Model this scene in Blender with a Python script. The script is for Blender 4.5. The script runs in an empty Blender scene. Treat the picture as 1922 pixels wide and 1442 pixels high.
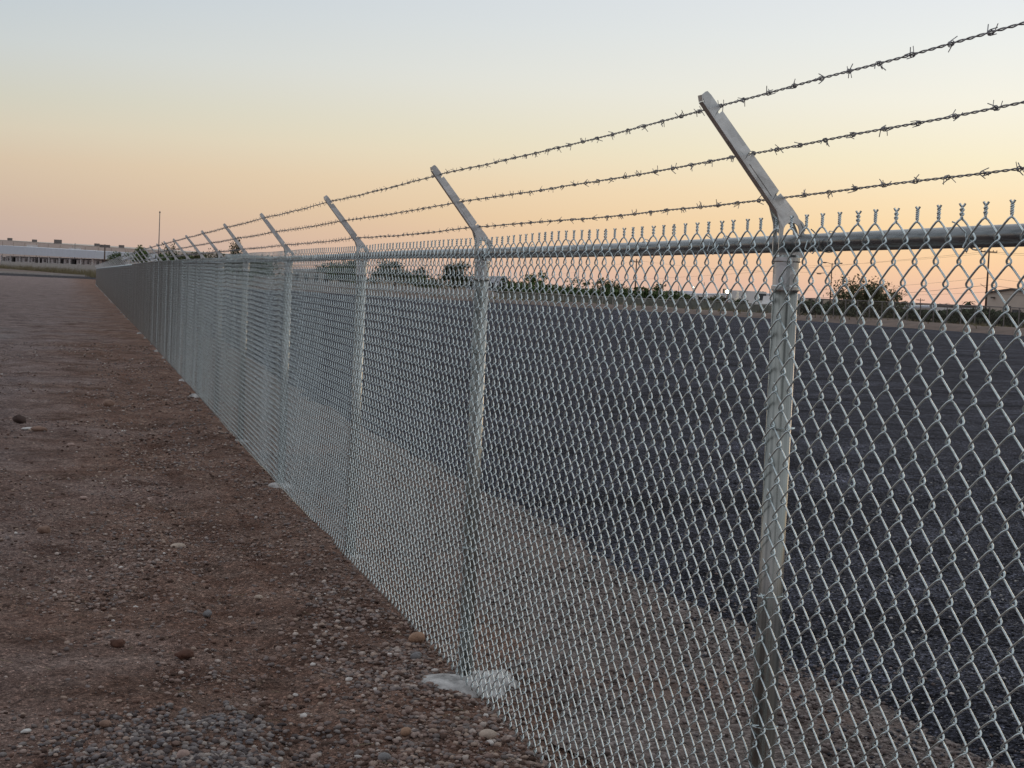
import bpy, math, random
import numpy as np
from mathutils import Vector, Matrix
rnd = random.Random(7); NR = np.random.RandomState(11)
S = bpy.context.scene; COL = S.collection; R = math.radians; PI = math.pi

# ------------------------------------------------------------------ camera
FPX, PITCH, ROLL, YAW = 2990.0, -0.0620, 0.0452, 0.2733       # focal length in px of a 1922 px wide frame
CAM = np.array([-1.673, 0.0, 1.697]); RAIL_Z = 1.827
_f = np.array([math.sin(YAW)*math.cos(PITCH), math.cos(YAW)*math.cos(PITCH), math.sin(PITCH)])
_r0 = np.array([math.cos(YAW), -math.sin(YAW), 0.0]); _u0 = np.cross(_r0, _f)
_r = _r0*math.cos(ROLL)+_u0*math.sin(ROLL); _u = -_r0*math.sin(ROLL)+_u0*math.cos(ROLL)
cd = bpy.data.cameras.new('camera'); cam = bpy.data.objects.new('camera', cd); COL.objects.link(cam)
cam.matrix_world = Matrix([[_r[0], _u[0], -_f[0], CAM[0]], [_r[1], _u[1], -_f[1], CAM[1]], [_r[2], _u[2], -_f[2], CAM[2]], [0, 0, 0, 1]])
cd.sensor_width = 36; cd.lens = FPX/1922*36; cd.clip_start = .05; cd.clip_end = 9000
S.camera = cam
def at(px, py, D):                       # the point a distance D in front of the camera seen at (px, py)
    return CAM+_f*D+_r*((px-961)/FPX*D)+_u*((721-py)/FPX*D)

# ------------------------------------------------------------------ sky, sun, exposure
W = bpy.data.worlds.new('World'); S.world = W; W.use_nodes = True
nt = W.node_tree; nt.nodes.clear()
def N(t, kind, **kw):
    n = t.nodes.new(kind)
    for k, v in kw.items(): setattr(n, k, v)
    return n
def lin(c): return tuple(((v/255)/12.92 if v/255 <= .04045 else ((v/255+.055)/1.055)**2.4) for v in c)+(1,)
def ramp(t, stops, fac=None, interp='LINEAR'):
    r = N(t, 'ShaderNodeValToRGB'); e = r.color_ramp.elements; r.color_ramp.interpolation = interp
    while len(e) < len(stops): e.new(.5)
    for i, (p, c) in enumerate(stops): e[i].position = p; e[i].color = c if len(c) == 4 else tuple(c)+(1,)
    if fac is not None: t.links.new(fac, r.inputs[0])
    return r.outputs[0]
def math_(t, op, a, b=None, clamp=False):
    m = N(t, 'ShaderNodeMath', operation=op, use_clamp=clamp)
    for i, v in enumerate((a, b)):
        if v is None: continue
        if isinstance(v, (int, float)): m.inputs[i].default_value = v
        else: t.links.new(v, m.inputs[i])
    return m.outputs[0]
def mix(t, fac, a, b, mode='MIX'):
    m = N(t, 'ShaderNodeMix', data_type='RGBA', blend_type=mode)
    for s, v in ((m.inputs[0], fac), (m.inputs[6], a), (m.inputs[7], b)):
        if isinstance(v, (int, float)): s.default_value = v
        elif isinstance(v, tuple): s.default_value = v if len(v) == 4 else v+(1,)
        else: t.links.new(v, s)
    return m.outputs[2]
tc = N(nt, 'ShaderNodeTexCoord'); sep = N(nt, 'ShaderNodeSeparateXYZ'); nt.links.new(tc.outputs['Generated'], sep.inputs[0])
elev = math_(nt, 'MULTIPLY', math_(nt, 'ARCSINE', sep.outputs[2]), 180/PI)          # degrees
e01 = math_(nt, 'DIVIDE', math_(nt, 'SQRT', math_(nt, 'MAXIMUM', elev, 0.0)), math.sqrt(90))
def P(e): return math.sqrt(max(e, 0)/90)
side = ramp(nt, [(P(0), lin((180, 163, 158))), (P(1), lin((189, 170, 163))), (P(1.8), lin((196, 175, 162))), (P(3.5), lin((209, 190, 168))),
                 (P(4.6), lin((210, 200, 181))), (P(5.7), lin((203, 202, 189))), (P(7.5), lin((197, 204, 205))), (P(9.6), lin((187, 198, 207))),
                 (P(18), lin((190, 200, 209))), (P(40), lin((197, 203, 210))), (P(90), lin((196, 201, 208)))], e01)
glow = ramp(nt, [(P(0), lin((228, 189, 172))), (P(.5), lin((242, 197, 167))), (P(1.3), lin((252, 209, 166))), (P(2.4), lin((255, 220, 170))),
                 (P(3.6), lin((254, 229, 188))), (P(5), lin((250, 238, 206))), (P(7), lin((247, 243, 228))), (P(9), lin((238, 240, 236))),
                 (P(11.5), lin((227, 232, 238))), (P(30), lin((206, 212, 219))), (P(90), lin((196, 201, 208)))], e01)
back = ramp(nt, [(P(0), lin((132, 132, 146))), (P(3), lin((150, 146, 157))), (P(8), lin((170, 164, 170))), (P(16), lin((177, 179, 187))),
                 (P(40), lin((190, 196, 204))), (P(90), lin((196, 201, 208)))], e01)
SUN_AZ = 48.0                                                        # degrees clockwise from +Y
hx = math_(nt, 'ADD', math_(nt, 'MULTIPLY', sep.outputs[0], math.sin(R(SUN_AZ))), math_(nt, 'MULTIPLY', sep.outputs[1], math.cos(R(SUN_AZ))))
hl = math_(nt, 'SQRT', math_(nt, 'ADD', math_(nt, 'POWER', sep.outputs[0], 2.0), math_(nt, 'POWER', sep.outputs[1], 2.0)))
daz = math_(nt, 'MULTIPLY', math_(nt, 'ARCCOSINE', math_(nt, 'DIVIDE', hx, math_(nt, 'MAXIMUM', hl, 1e-4))), 180/PI)
f1 = math_(nt, 'DIVIDE', math_(nt, 'SUBTRACT', daz, 16.0), 40.0, True)                # 0 near the glow, 1 at 50 deg from it
f2 = N(nt, 'ShaderNodeMapRange', interpolation_type='SMOOTHSTEP'); f2.inputs[1].default_value = 55; f2.inputs[2].default_value = 150
nt.links.new(daz, f2.inputs[0])
skyc = mix(nt, f2.outputs[0], mix(nt, f1, glow, side), back)
below = math_(nt, 'LESS_THAN', elev, 0.0)
skyc = mix(nt, below, skyc, (.10, .085, .08))
bg = N(nt, 'ShaderNodeBackground'); wo = N(nt, 'ShaderNodeOutputWorld'); bg.inputs[1].default_value = 1.0
nt.links.new(skyc, bg.inputs[0]); nt.links.new(bg.outputs[0], wo.inputs[0])
sd = bpy.data.lights.new('sun', 'SUN'); sd.energy = .22; sd.angle = R(24); sd.color = (1, .72, .48)
so = bpy.data.objects.new('sun', sd); COL.objects.link(so)
so.rotation_euler = (R(90-4), 0, R(180-SUN_AZ)); so.location = (40, 40, 40)
vs = S.view_settings; vs.view_transform = 'Standard'; vs.look = 'None'; vs.exposure = 0; vs.gamma = 1; vs.use_curve_mapping = False
S.cycles.max_bounces = 6; S.cycles.diffuse_bounces = 3; S.cycles.glossy_bounces = 4
S.render.engine = 'CYCLES'

# ------------------------------------------------------------------ helpers
def link(o, parent=None):
    COL.objects.link(o)
    if parent is not None: o.parent = parent
    return o
def mesh_np(name, V, F, mat, parent=None, smooth=False, loc=None):
    """V (n,3) float, F (m,k) int with constant k, or a list of faces"""
    me = bpy.data.meshes.new(name)
    V = np.asarray(V, float)
    if isinstance(F, np.ndarray):
        m, k = F.shape
        me.vertices.add(len(V)); me.vertices.foreach_set('co', V.ravel())
        me.loops.add(m*k); me.loops.foreach_set('vertex_index', F.ravel().astype(np.int32))
        me.polygons.add(m); me.polygons.foreach_set('loop_start', (np.arange(m)*k).astype(np.int32))
        me.polygons.foreach_set('loop_total', np.full(m, k, np.int32))
        me.update(calc_edges=True)
    else:
        me.from_pydata([tuple(v) for v in V], [], F); me.update()
    if smooth: me.polygons.foreach_set('use_smooth', np.ones(len(me.polygons), bool))
    me.materials.append(mat)
    o = bpy.data.objects.new(name, me)
    if loc is not None: o.location = loc
    return link(o, parent)
class MB:
    """collects pieces of ONE mesh"""
    def __init__(s): s.v = []; s.f = []
    def add(s, V, F):
        b = len(s.v); s.v += [tuple(map(float, v)) for v in V]; s.f += [tuple(i+b for i in f) for f in F]; return s
    def box(s, c, d, rz=0.0):
        x, y, z = d[0]/2, d[1]/2, d[2]/2; ca, sa = math.cos(rz), math.sin(rz)
        V = [(c[0]+i*x*ca-j*y*sa, c[1]+i*x*sa+j*y*ca, c[2]+k*z) for i in (-1, 1) for j in (-1, 1) for k in (-1, 1)]
        return s.add(V, [(0, 1, 3, 2), (4, 6, 7, 5), (0, 4, 5, 1), (2, 3, 7, 6), (0, 2, 6, 4), (1, 5, 7, 3)])
    def tube(s, pts, r, n=8, cap=True):
        V, F = sweep([pts], r, n); s.add(V, [tuple(q) for q in F])
        m = len(pts); b = len(s.v)-m*n
        if cap: s.f.append(tuple(b+i for i in range(n))[::-1]); s.f.append(tuple(b+(m-1)*n+i for i in range(n)))
        return s
    def lathe(s, prof, c=(0, 0, 0), n=16, cap=True):
        b = len(s.v)
        for r, z in prof:
            for i in range(n): a = 2*PI*i/n; s.v.append((c[0]+r*math.cos(a), c[1]+r*math.sin(a), c[2]+z))
        for k in range(len(prof)-1):
            for i in range(n): j = (i+1) % n; s.f.append((b+k*n+i, b+k*n+j, b+(k+1)*n+j, b+(k+1)*n+i))
        if cap:
            s.f.append(tuple(b+i for i in range(n))[::-1]); m = len(prof)-1; s.f.append(tuple(b+m*n+i for i in range(n)))
        return s
    def build(s, name, mat, parent=None, smooth=False, loc=None): return mesh_np(name, s.v, s.f, mat, parent, smooth, loc)
def sweep(paths, r, n):
    """many polylines of equal length -> open tubes. paths (w, m, 3)"""
    A = np.asarray(paths, float); w, m, _ = A.shape
    T = np.empty_like(A); T[:, 1:-1] = A[:, 2:]-A[:, :-2]; T[:, 0] = A[:, 1]-A[:, 0]; T[:, -1] = A[:, -1]-A[:, -2]
    T /= np.linalg.norm(T, axis=2, keepdims=True)+1e-12
    ref = np.array([1.0, .03, .02]) if abs(T[0, m//2, 0]) < .9 else np.array([0, 1.0, 0])
    U = np.cross(T, ref); U /= np.linalg.norm(U, axis=2, keepdims=True)+1e-12
    Q = np.cross(T, U)
    rr = np.broadcast_to(np.asarray(r, float), (m,))[None, :, None, None]
    a = 2*PI*np.arange(n)/n
    V = A[:, :, None, :]+rr*(U[:, :, None, :]*np.cos(a)[None, None, :, None]+Q[:, :, None, :]*np.sin(a)[None, None, :, None])
    idx = np.arange(w*m*n).reshape(w, m, n)
    F = np.stack([idx[:, :-1, :], np.roll(idx, -1, 2)[:, :-1, :], np.roll(idx, -1, 2)[:, 1:, :], idx[:, 1:, :]], -1)
    return V.reshape(-1, 3), F.reshape(-1, 4)
def tag(o, label=None, cat=None, group=None, kind=None):
    for k, v in (('label', label), ('category', cat), ('group', group), ('kind', kind)):
        if v: o[k] = v
    return o
def empty(name, loc, label=None, cat=None, group=None, rz=0.0):
    o = bpy.data.objects.new(name, None); o.location = loc; o.rotation_euler = (0, 0, rz); o.empty_display_size = .1
    link(o); return tag(o, label, cat, group)
def part(name, me, parent, loc=(0, 0, 0), rot=(0, 0, 0), sc=(1, 1, 1)):
    o = bpy.data.objects.new(name, me); o.location = loc; o.rotation_euler = rot; o.scale = sc
    return link(o, parent)
def _h(ix, iy, seed):
    n = (ix.astype(np.int64)*374761393+iy.astype(np.int64)*668265263+seed*1274126177) & 0xffffffff
    n = ((n ^ (n >> 13))*1274126177) & 0xffffffff
    return ((n ^ (n >> 16)) & 0xffffff)/0xffffff
def vn(x, y, seed=0):
    x = np.asarray(x, float); y = np.asarray(y, float)
    ix = np.floor(x); iy = np.floor(y); fx = x-ix; fy = y-iy; fx = fx*fx*(3-2*fx); fy = fy*fy*(3-2*fy)
    a = _h(ix, iy, seed); b = _h(ix+1, iy, seed); c = _h(ix, iy+1, seed); d = _h(ix+1, iy+1, seed)
    return (a+(b-a)*fx)*(1-fy)+(c+(d-c)*fx)*fy
def fbm(x, y, o=3, seed=0): return sum(vn(x*2**i, y*2**i, seed+i)*.5**i for i in range(o))/sum(.5**i for i in range(o))
def ss(a, b, x): t = np.clip((np.asarray(x, float)-a)/(b-a), 0, 1); return t*t*(3-2*t)

# ------------------------------------------------------------------ materials
MATS = {}
def new_mat(name):
    m = bpy.data.materials.new(name); m.use_nodes = True; t = m.node_tree
    b = t.nodes['Principled BSDF']; MATS[name] = m; return m, t, b
def pos(t): return N(t, 'ShaderNodeNewGeometry').outputs['Position']
def noise(t, scale, detail=3, vec=None, rough=.55):
    n = N(t, 'ShaderNodeTexNoise'); n.inputs['Scale'].default_value = scale; n.inputs['Detail'].default_value = detail
    n.inputs['Roughness'].default_value = rough; t.links.new(vec if vec is not None else pos(t), n.inputs['Vector']); return n.outputs['Fac']
def bump(t, b, h, strength=.3, dist=.01):
    n = N(t, 'ShaderNodeBump'); n.inputs['Strength'].default_value = strength; n.inputs['Distance'].default_value = dist
    t.links.new(h, n.inputs['Height']); t.links.new(n.outputs[0], b.inputs['Normal'])
def simple(name, c, rough=.7, metal=0.0, var=.25, scale=3.0, bmp=0.0, bscale=40.0, emit=0.0):
    m, t, b = new_mat(name)
    f = noise(t, scale, 4)
    d = tuple(v*(1-var) for v in c); l = tuple(min(1, v*(1+var)) for v in c)
    t.links.new(ramp(t, [(.3, d), (.7, l)], f), b.inputs['Base Color'])
    b.inputs['Roughness'].default_value = rough; b.inputs['Metallic'].default_value = metal
    if bmp: bump(t, b, noise(t, bscale, 3), bmp, .01)
    if emit: b.inputs['Emission Color'].default_value = c+(1,); b.inputs['Emission Strength'].default_value = emit
    return m
def galv(name, c, rough, metal, spangle=90.0):
    m, t, b = new_mat(name)
    v = N(t, 'ShaderNodeTexVoronoi'); v.inputs['Scale'].default_value = spangle; t.links.new(pos(t), v.inputs['Vector'])
    s = N(t, 'ShaderNodeSeparateColor'); t.links.new(v.outputs['Color'], s.inputs[0])
    f = math_(t, 'ADD', math_(t, 'MULTIPLY', s.outputs[0], .35), math_(t, 'MULTIPLY', noise(t, 9, 4), .65))
    t.links.new(ramp(t, [(.25, tuple(x*.72 for x in c)), (.75, tuple(min(1, x*1.18) for x in c))], f), b.inputs['Base Color'])
    t.links.new(math_(t, 'ADD', math_(t, 'MULTIPLY', noise(t, 25, 3), .25), rough-.12), b.inputs['Roughness'])
    b.inputs['Metallic'].default_value = metal
    bump(t, b, noise(t, 60, 3), .10, .003)
    return m
M_WIRE = galv('galvanised_wire', (.68, .765, .775), .30, .85, 300)
def pipe_mat():
    m, t, b = new_mat('galvanised_pipe'); tcx = N(t, 'ShaderNodeTexCoord'); mp = N(t, 'ShaderNodeMapping'); mp.inputs['Scale'].default_value = (34, 34, .55); t.links.new(tcx.outputs['Object'], mp.inputs[0])
    n = noise(t, 1.6, 3, mp.outputs[0], .6); n2 = noise(t, 7, 4)
    f = math_(t, 'ADD', math_(t, 'MULTIPLY', n, .75), math_(t, 'MULTIPLY', n2, .25))
    t.links.new(ramp(t, [(.36, (.13, .135, .13)), (.48, (.27, .28, .26)), (.6, (.45, .455, .42))], f), b.inputs['Base Color'])  # zinc streaks, contrast raised in the colour to imitate reflected bands
    t.links.new(math_(t, 'ADD', math_(t, 'MULTIPLY', n, .25), .14), b.inputs['Roughness']); b.inputs['Metallic'].default_value = .72
    bump(t, b, n, .10, .004); return m
M_PIPE = pipe_mat()
M_CAST = galv('galvanised_casting', (.72, .745, .73), .30, .93, 38)
M_BARB = galv('barbed_wire_steel', (.30, .29, .30), .5, .6, 200)
def island_mat(name, stops, rough=.9, bmp=.35, bscale=120):
    m, t, b = new_mat(name); g = N(t, 'ShaderNodeNewGeometry')
    c = ramp(t, stops, g.outputs['Random Per Island'], 'CONSTANT')
    c2 = mix(t, .65, c, ramp(t, [(.3, (.35, .35, .35)), (.7, (1, 1, 1))], noise(t, bscale*.5, 3)), 'MULTIPLY')
    t.links.new(c2, b.inputs['Base Color']); b.inputs['Roughness'].default_value = rough; b.inputs['Specular IOR Level'].default_value = .2
    bump(t, b, noise(t, bscale, 3), bmp, .004); return m
M_PEB = island_mat('pebble_stone', [(0, (.10, .062, .048)), (.12, (.32, .225, .19)), (.34, (.22, .135, .105)), (.46, (.24, .20, .185)), (.60, (.42, .315, .27)),
                                    (.74, (.29, .24, .225)), (.86, (.48, .36, .29)), (.94, (.60, .50, .44)), (.985, (.78, .72, .67))], bmp=.6)
M_PEB2 = island_mat('grey_pebble_stone', [(0, (.13, .105, .10)), (.2, (.24, .21, .205)), (.4, (.11, .09, .088)), (.52, (.31, .275, .26)), (.66, (.25, .17, .14)), (.78, (.36, .30, .27)), (.9, (.21, .20, .21)), (.96, (.50, .43, .38))], bmp=.6)
M_MILL = island_mat('asphalt_chip', [(0, (.030, .030, .038)), (.35, (.06, .06, .075)), (.65, (.11, .11, .125)), (.86, (.20, .195, .20)), (.97, (.48, .45, .43))], .6)
def ground_mat():
    m, t, b = new_mat('dirt'); p = pos(t); s = N(t, 'ShaderNodeSeparateXYZ'); t.links.new(p, s.inputs[0])
    n1 = noise(t, .55, 5, p); n2 = noise(t, 3.2, 5, p, .65); n3 = noise(t, 30, 4, p, .7)
    red = ramp(t, [(.3, (.225, .125, .092)), (.5, (.315, .200, .158)), (.72, (.40, .285, .235))], n2)
    grey = ramp(t, [(.3, (.26, .195, .182)), (.55, (.36, .285, .272)), (.75, (.46, .385, .375))], n2)
    # grey lime dust further from the fence, redder soil along it
    fx = math_(t, 'ADD', math_(t, 'MULTIPLY', s.outputs[0], -.42), math_(t, 'MULTIPLY', math_(t, 'SUBTRACT', n1, .5), 2.6))
    fx = math_(t, 'ADD', fx, math_(t, 'ADD', math_(t, 'MULTIPLY', math_(t, 'MINIMUM', s.outputs[1], 60.0), .012), -.58))
    fx = math_(t, 'MULTIPLY', fx, 1.0, True)
    c = mix(t, fx, red, grey)
    v = N(t, 'ShaderNodeTexVoronoi'); v.inputs['Scale'].default_value = 75; v.inputs['Randomness'].default_value = 1; t.links.new(p, v.inputs['Vector'])
    sc = N(t, 'ShaderNodeSeparateColor'); t.links.new(v.outputs['Color'], sc.inputs[0])
    c = mix(t, .55, c, ramp(t, [(0, (.35, .34, .34)), (.45, (.9, .9, .9)), (.86, (1.2, 1.18, 1.15)), (1, (2.6, 2.5, 2.4))], sc.outputs[0]), 'MULTIPLY')
    c = mix(t, .8, c, ramp(t, [(.3, (.4, .4, .4)), (.5, (.95, .95, .95)), (.66, (1.3, 1.28, 1.25))], n3), 'MULTIPLY')
    c = mix(t, .7, c, ramp(t, [(.38, (.38, .35, .34)), (.47, (.92, .92, .92)), (.6, (1.35, 1.33, 1.3))], noise(t, 1.1, 10, p, .8)), 'MULTIPLY')  # dark mottling in the albedo stands in for small shadows between clods
    # pale lime spill in the yard
    st = N(t, 'ShaderNodeMapping'); st.inputs['Scale'].default_value = (.55, .16, 1); t.links.new(p, st.inputs[0])
    dist = math_(t, 'ADD', math_(t, 'POWER', math_(t, 'DIVIDE', math_(t, 'SUBTRACT', s.outputs[1], 40.5), 5.5), 2.0), math_(t, 'POWER', math_(t, 'DIVIDE', math_(t, 'ADD', s.outputs[0], 3.6), 1.1), 2.0))
    sp = math_(t, 'MULTIPLY', math_(t, 'SUBTRACT', 1.0, dist), ramp(t, [(.45, (0, 0, 0)), (.62, (1, 1, 1))], noise(t, 2.2, 4, st.outputs[0])), True)
    c = mix(t, math_(t, 'MULTIPLY', sp, .5), c, (.42, .40, .40))
    # tan verge soil far away
    far = ramp(t, [(0, (0, 0, 0)), (1, (1, 1, 1))], math_(t, 'DIVIDE', math_(t, 'SUBTRACT', s.outputs[0], 5), 20, True))
    c = mix(t, far, c, ramp(t, [(.3, (.20, .155, .12)), (.7, (.30, .24, .19))], n1))
    t.links.new(c, b.inputs['Base Color']); b.inputs['Roughness'].default_value = 1; b.inputs['Specular IOR Level'].default_value = .08
    h = math_(t, 'ADD', math_(t, 'MULTIPLY', n3, .8), math_(t, 'MULTIPLY', v.outputs['Distance'], -1.2))
    h = math_(t, 'ADD', h, math_(t, 'MULTIPLY', noise(t, 9, 4, p), 1.3))
    bump(t, b, h, 1.0, .035); return m
M_DIRT = ground_mat()
def gravel_mat():
    m, t, b = new_mat('gravel_bed'); p = pos(t)
    v = N(t, 'ShaderNodeTexVoronoi'); v.inputs['Scale'].default_value = 55; t.links.new(p, v.inputs['Vector'])
    sc = N(t, 'ShaderNodeSeparateColor'); t.links.new(v.outputs['Color'], sc.inputs[0])
    c = ramp(t, [(0, (.06, .045, .04)), (.35, (.15, .115, .102)), (.7, (.23, .18, .16)), (1, (.40, .34, .31))], sc.outputs[0])
    c = mix(t, .5, c, ramp(t, [(.35, (.55, .5, .48)), (.65, (1.05, 1.05, 1.05))], noise(t, 1.4, 4, p)), 'MULTIPLY')
    c = mix(t, ramp(t, [(.5, (0, 0, 0)), (.62, (.85, .85, .85))], noise(t, .9, 5, p, .65)), c, mix(t, .6, (.24, .15, .115), ramp(t, [(.3, (.4, .4, .4)), (.6, (1.1, 1.1, 1.1))], noise(t, 30, 4, p, .7)), 'MULTIPLY'))
    t.links.new(c, b.inputs['Base Color']); b.inputs['Roughness'].default_value = .9
    bump(t, b, math_(t, 'ADD', math_(t, 'MULTIPLY', v.outputs['Distance'], -1.5), noise(t, 20, 3, p)), 1.0, .02); return m
M_GRAV = gravel_mat()
def asphalt_mat(name, base, far_streak=True):
    m, t, b = new_mat(name); p = pos(t)
    v = N(t, 'ShaderNodeTexVoronoi'); v.inputs['Scale'].default_value = 85; t.links.new(p, v.inputs['Vector'])
    sc = N(t, 'ShaderNodeSeparateColor'); t.links.new(v.outputs['Color'], sc.inputs[0])
    n1 = noise(t, .32, 7, p, .74); n2 = noise(t, 6, 5, p, .7)
    c = ramp(t, [(0, tuple(x*.25 for x in base)), (.55, tuple(x*.9 for x in base)), (.85, tuple(x*1.8 for x in base)), (1, tuple(x*4.5 for x in base))], sc.outputs[0])
    c = mix(t, .6, c, ramp(t, [(.36, (.45, .45, .47)), (.46, (.85, .85, .86)), (.6, (1.1, 1.1, 1.1)), (.72, (1.35, 1.35, 1.35))], n1), 'MULTIPLY')
    c = mix(t, .7, c, ramp(t, [(.3, (.45, .45, .45)), (.65, (1.3, 1.3, 1.3))], n2), 'MULTIPLY')
    if far_streak:
        mp = N(t, 'ShaderNodeMapping'); mp.inputs['Rotation'].default_value = (0, 0, .27); mp.inputs['Scale'].default_value = (.16, .62, 1); t.links.new(p, mp.inputs[0])
        c = mix(t, .85, c, ramp(t, [(.40, (.25, .25, .27)), (.48, (.8, .8, .82)), (.55, (1.05, 1.05, 1.05)), (.64, (1.7, 1.7, 1.75))], noise(t, 1.0, 10, mp.outputs[0], .82)), 'MULTIPLY')  # streaks painted into the colour in place of shading from surface relief
        c = mix(t, .8, c, ramp(t, [(.36, (.32, .32, .34)), (.47, (.95, .95, .95)), (.62, (1.05, 1.05, 1.05)), (.75, (1.5, 1.5, 1.5))], noise(t, 1.7, 6, p, .68)), 'MULTIPLY')
    t.links.new(c, b.inputs['Base Color']); b.inputs['Roughness'].default_value = .95; b.inputs['Specular IOR Level'].default_value = .08
    h = math_(t, 'ADD', math_(t, 'ADD', math_(t, 'MULTIPLY', v.outputs['Distance'], -1.6), math_(t, 'MULTIPLY', n2, 2.5)), math_(t, 'MULTIPLY', noise(t, 1.6, 5, p, .7), 6))
    bump(t, b, h, 1.0, .02); return m
M_ASPH = asphalt_mat('asphalt_millings', (.088, .090, .112)); M_ROAD = asphalt_mat('road_asphalt', (.075, .07, .075))
M_CONC = simple('concrete', (.44, .425, .41), .95, var=.5, scale=16, bmp=1.0, bscale=45)
M_KERB = simple('kerb_concrete', (.42, .39, .36), .9, var=.15)
M_BLOCK = simple('block_wall_concrete', (.44, .41, .375), .9, var=.12, scale=1)
M_TAN = simple('tan_stucco', (.66, .56, .49), .9, var=.06, scale=.3)
M_TAN2 = simple('beige_metal_siding', (.56, .48, .41), .7, var=.05, scale=.5)
M_TRIM = simple('dark_trim', (.10, .085, .08), .8)
M_WHITE = simple('white_metal', (.62, .66, .72), .6, var=.05, scale=.5)
M_WHITE2 = simple('white_paint', (.76, .74, .72), .7, var=.12, scale=1)
M_DARK = simple('dark_panel', (.03, .03, .032), .8)  # near-black, stands in for shade inside the bays; also on shed doors
M_GLASS = simple('window_glass', (.05, .06, .07), .15, var=.1)
M_POLE = simple('steel_pole', (.20, .18, .17), .6, .3)
M_WOOD = simple('weathered_wood', (.11, .075, .058), .9, var=.3, scale=8)
M_BARK = simple('bark', (.09, .07, .055), .95, var=.3, scale=6)
M_RED = simple('red_paint', (.35, .08, .06), .6)
M_SCREEN = simple('dark_screen_fabric', (.15, .155, .13), .9, var=.3, scale=1.5)
M_TYRE = simple('tyre_rubber', (.02, .02, .02), .9)
M_LAMP = simple('lit_lamp_lens', (1.0, .88, .60), .4, var=0, emit=14.0)
def leaf_mat(name, a, b_):
    m, t, b = new_mat(name); g = N(t, 'ShaderNodeNewGeometry')
    c = ramp(t, [(0, a), (1, b_)], g.outputs['Random Per Island'])
    c = mix(t, .5, c, ramp(t, [(.35, (.55, .55, .55)), (.65, (1.2, 1.2, 1.2))], noise(t, .8, 3)), 'MULTIPLY')
    t.links.new(c, b.inputs['Base Color']); b.inputs['Roughness'].default_value = .8; b.inputs['Specular IOR Level'].default_value = .2
    return m
M_LEAF = leaf_mat('green_leaf', (.050, .080, .030), (.14, .19, .075)); M_LEAFD = leaf_mat('dark_leaf', (.035, .048, .026), (.095, .115, .060))
M_LEAFG = leaf_mat('bright_leaf', (.07, .115, .03), (.17, .24, .08)); M_LEAFO = leaf_mat('olive_leaf', (.07, .075, .038), (.17, .165, .09))
M_GRASS = leaf_mat('dry_grass', (.16, .13, .07), (.30, .26, .16))

# ------------------------------------------------------------------ ground
def zt(x, y):                                        # the yard falls away gently along the fence
    return -.0028*(np.clip(np.asarray(y, float), 36, 180)-36)*(1-ss(5, 18, x))
EDGE_Y = [-30, 40, 83, 109, 124, 140, 164, 182]; EDGE_X = [60, 57, 53, 50.5, 43, 35, 21, 3]
def fx(y): y = np.asarray(y, float); return .0074*np.clip(np.sqrt((y-14)**2+16)+(y-14), 0, 400)/2-.0074*.28
def near_edge(y): return 1.60+.34*(fbm(np.asarray(y)*.6, 0*np.asarray(y)+3.3, 6, 5)-.5)*2+.35*ss(18, 60, y)
def gh(x, y):
    x = np.asarray(x, float); y = np.asarray(y, float)
    a = (1-ss(1.2, 1.7, x))*(1-ss(30, 90, y))
    h = .06*(fbm(x*.5, y*.5, 2, 1)-.5)+.045*(fbm(x*2.2, y*2.2, 3, 9)-.5)+.026*(fbm(x*11, y*11, 3, 21)-.5)+.016*(fbm(x*42, y*42, 2, 33)-.5)*(1-ss(14, 30, y))
    # wheel rut with tread bars
    for xc, w in ((-.86, .17), (-2.55, .2)):
        d = x-xc-.06*np.sin(y*.35); g = np.exp(-(d/w)**4)*1.5
        h += g*(-.012+.009*np.sin(y*2*PI/.19+np.abs(d)*16)*(.4+.6*fbm(y*.8, x*.5, 2, 55)))
        h += .010*np.exp(-((np.abs(d)-w*1.25)/.06)**2)
    h += .040*np.exp(-((x+1.30)/.34)**2-((y-5.72)/.34)**2)          # heap of river pebbles
    h += .035*np.exp(-((x+.16)/.16)**2)*fbm(x*.3+4, y*1.3, 3, 44)    # spoil thrown up along the fence
    h += .03*np.exp(-((x+.33)/.2)**2-((y-6.2)/.5)**2)
    return h*a-.02*(x > 1.3)*ss(1.3, 1.8, x)+zt(x, y)
def steps(a, b, d0, g, lim):
    o = [a]; d = d0
    while o[-1] < b: o.append(o[-1]+d); d = min(d*g, lim)
    return o
xs = np.array(sorted([-v for v in steps(3.2, 2600, .06, 1.13, 220)]+list(np.arange(-3.17, 1.9, .035))+[v for v in steps(1.93, 3000, .08, 1.16, 220)]))
ys = np.array([-60, -30, -15, -8, -4, -1, 1, 2.5, 3.6]+list(np.arange(4.4, 12, .033))+steps(12.0, 4200, .034, 1.022, 260))
X, Y = np.meshgrid(xs, ys); Z = gh(X, Y)
def grid_mesh(name, X, Y, Z, mat, kind='structure', smooth=True):
    n, m = X.shape; i = np.arange(n*m).reshape(n, m)
    F = np.stack([i[:-1, :-1], i[:-1, 1:], i[1:, 1:], i[1:, :-1]], -1).reshape(-1, 4)
    o = mesh_np(name, np.stack([X, Y, Z], -1).reshape(-1, 3), F, mat, smooth=smooth)
    if kind: o['kind'] = kind
    return o
grid_mesh('ground', X, Y, Z, M_DIRT)
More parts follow.
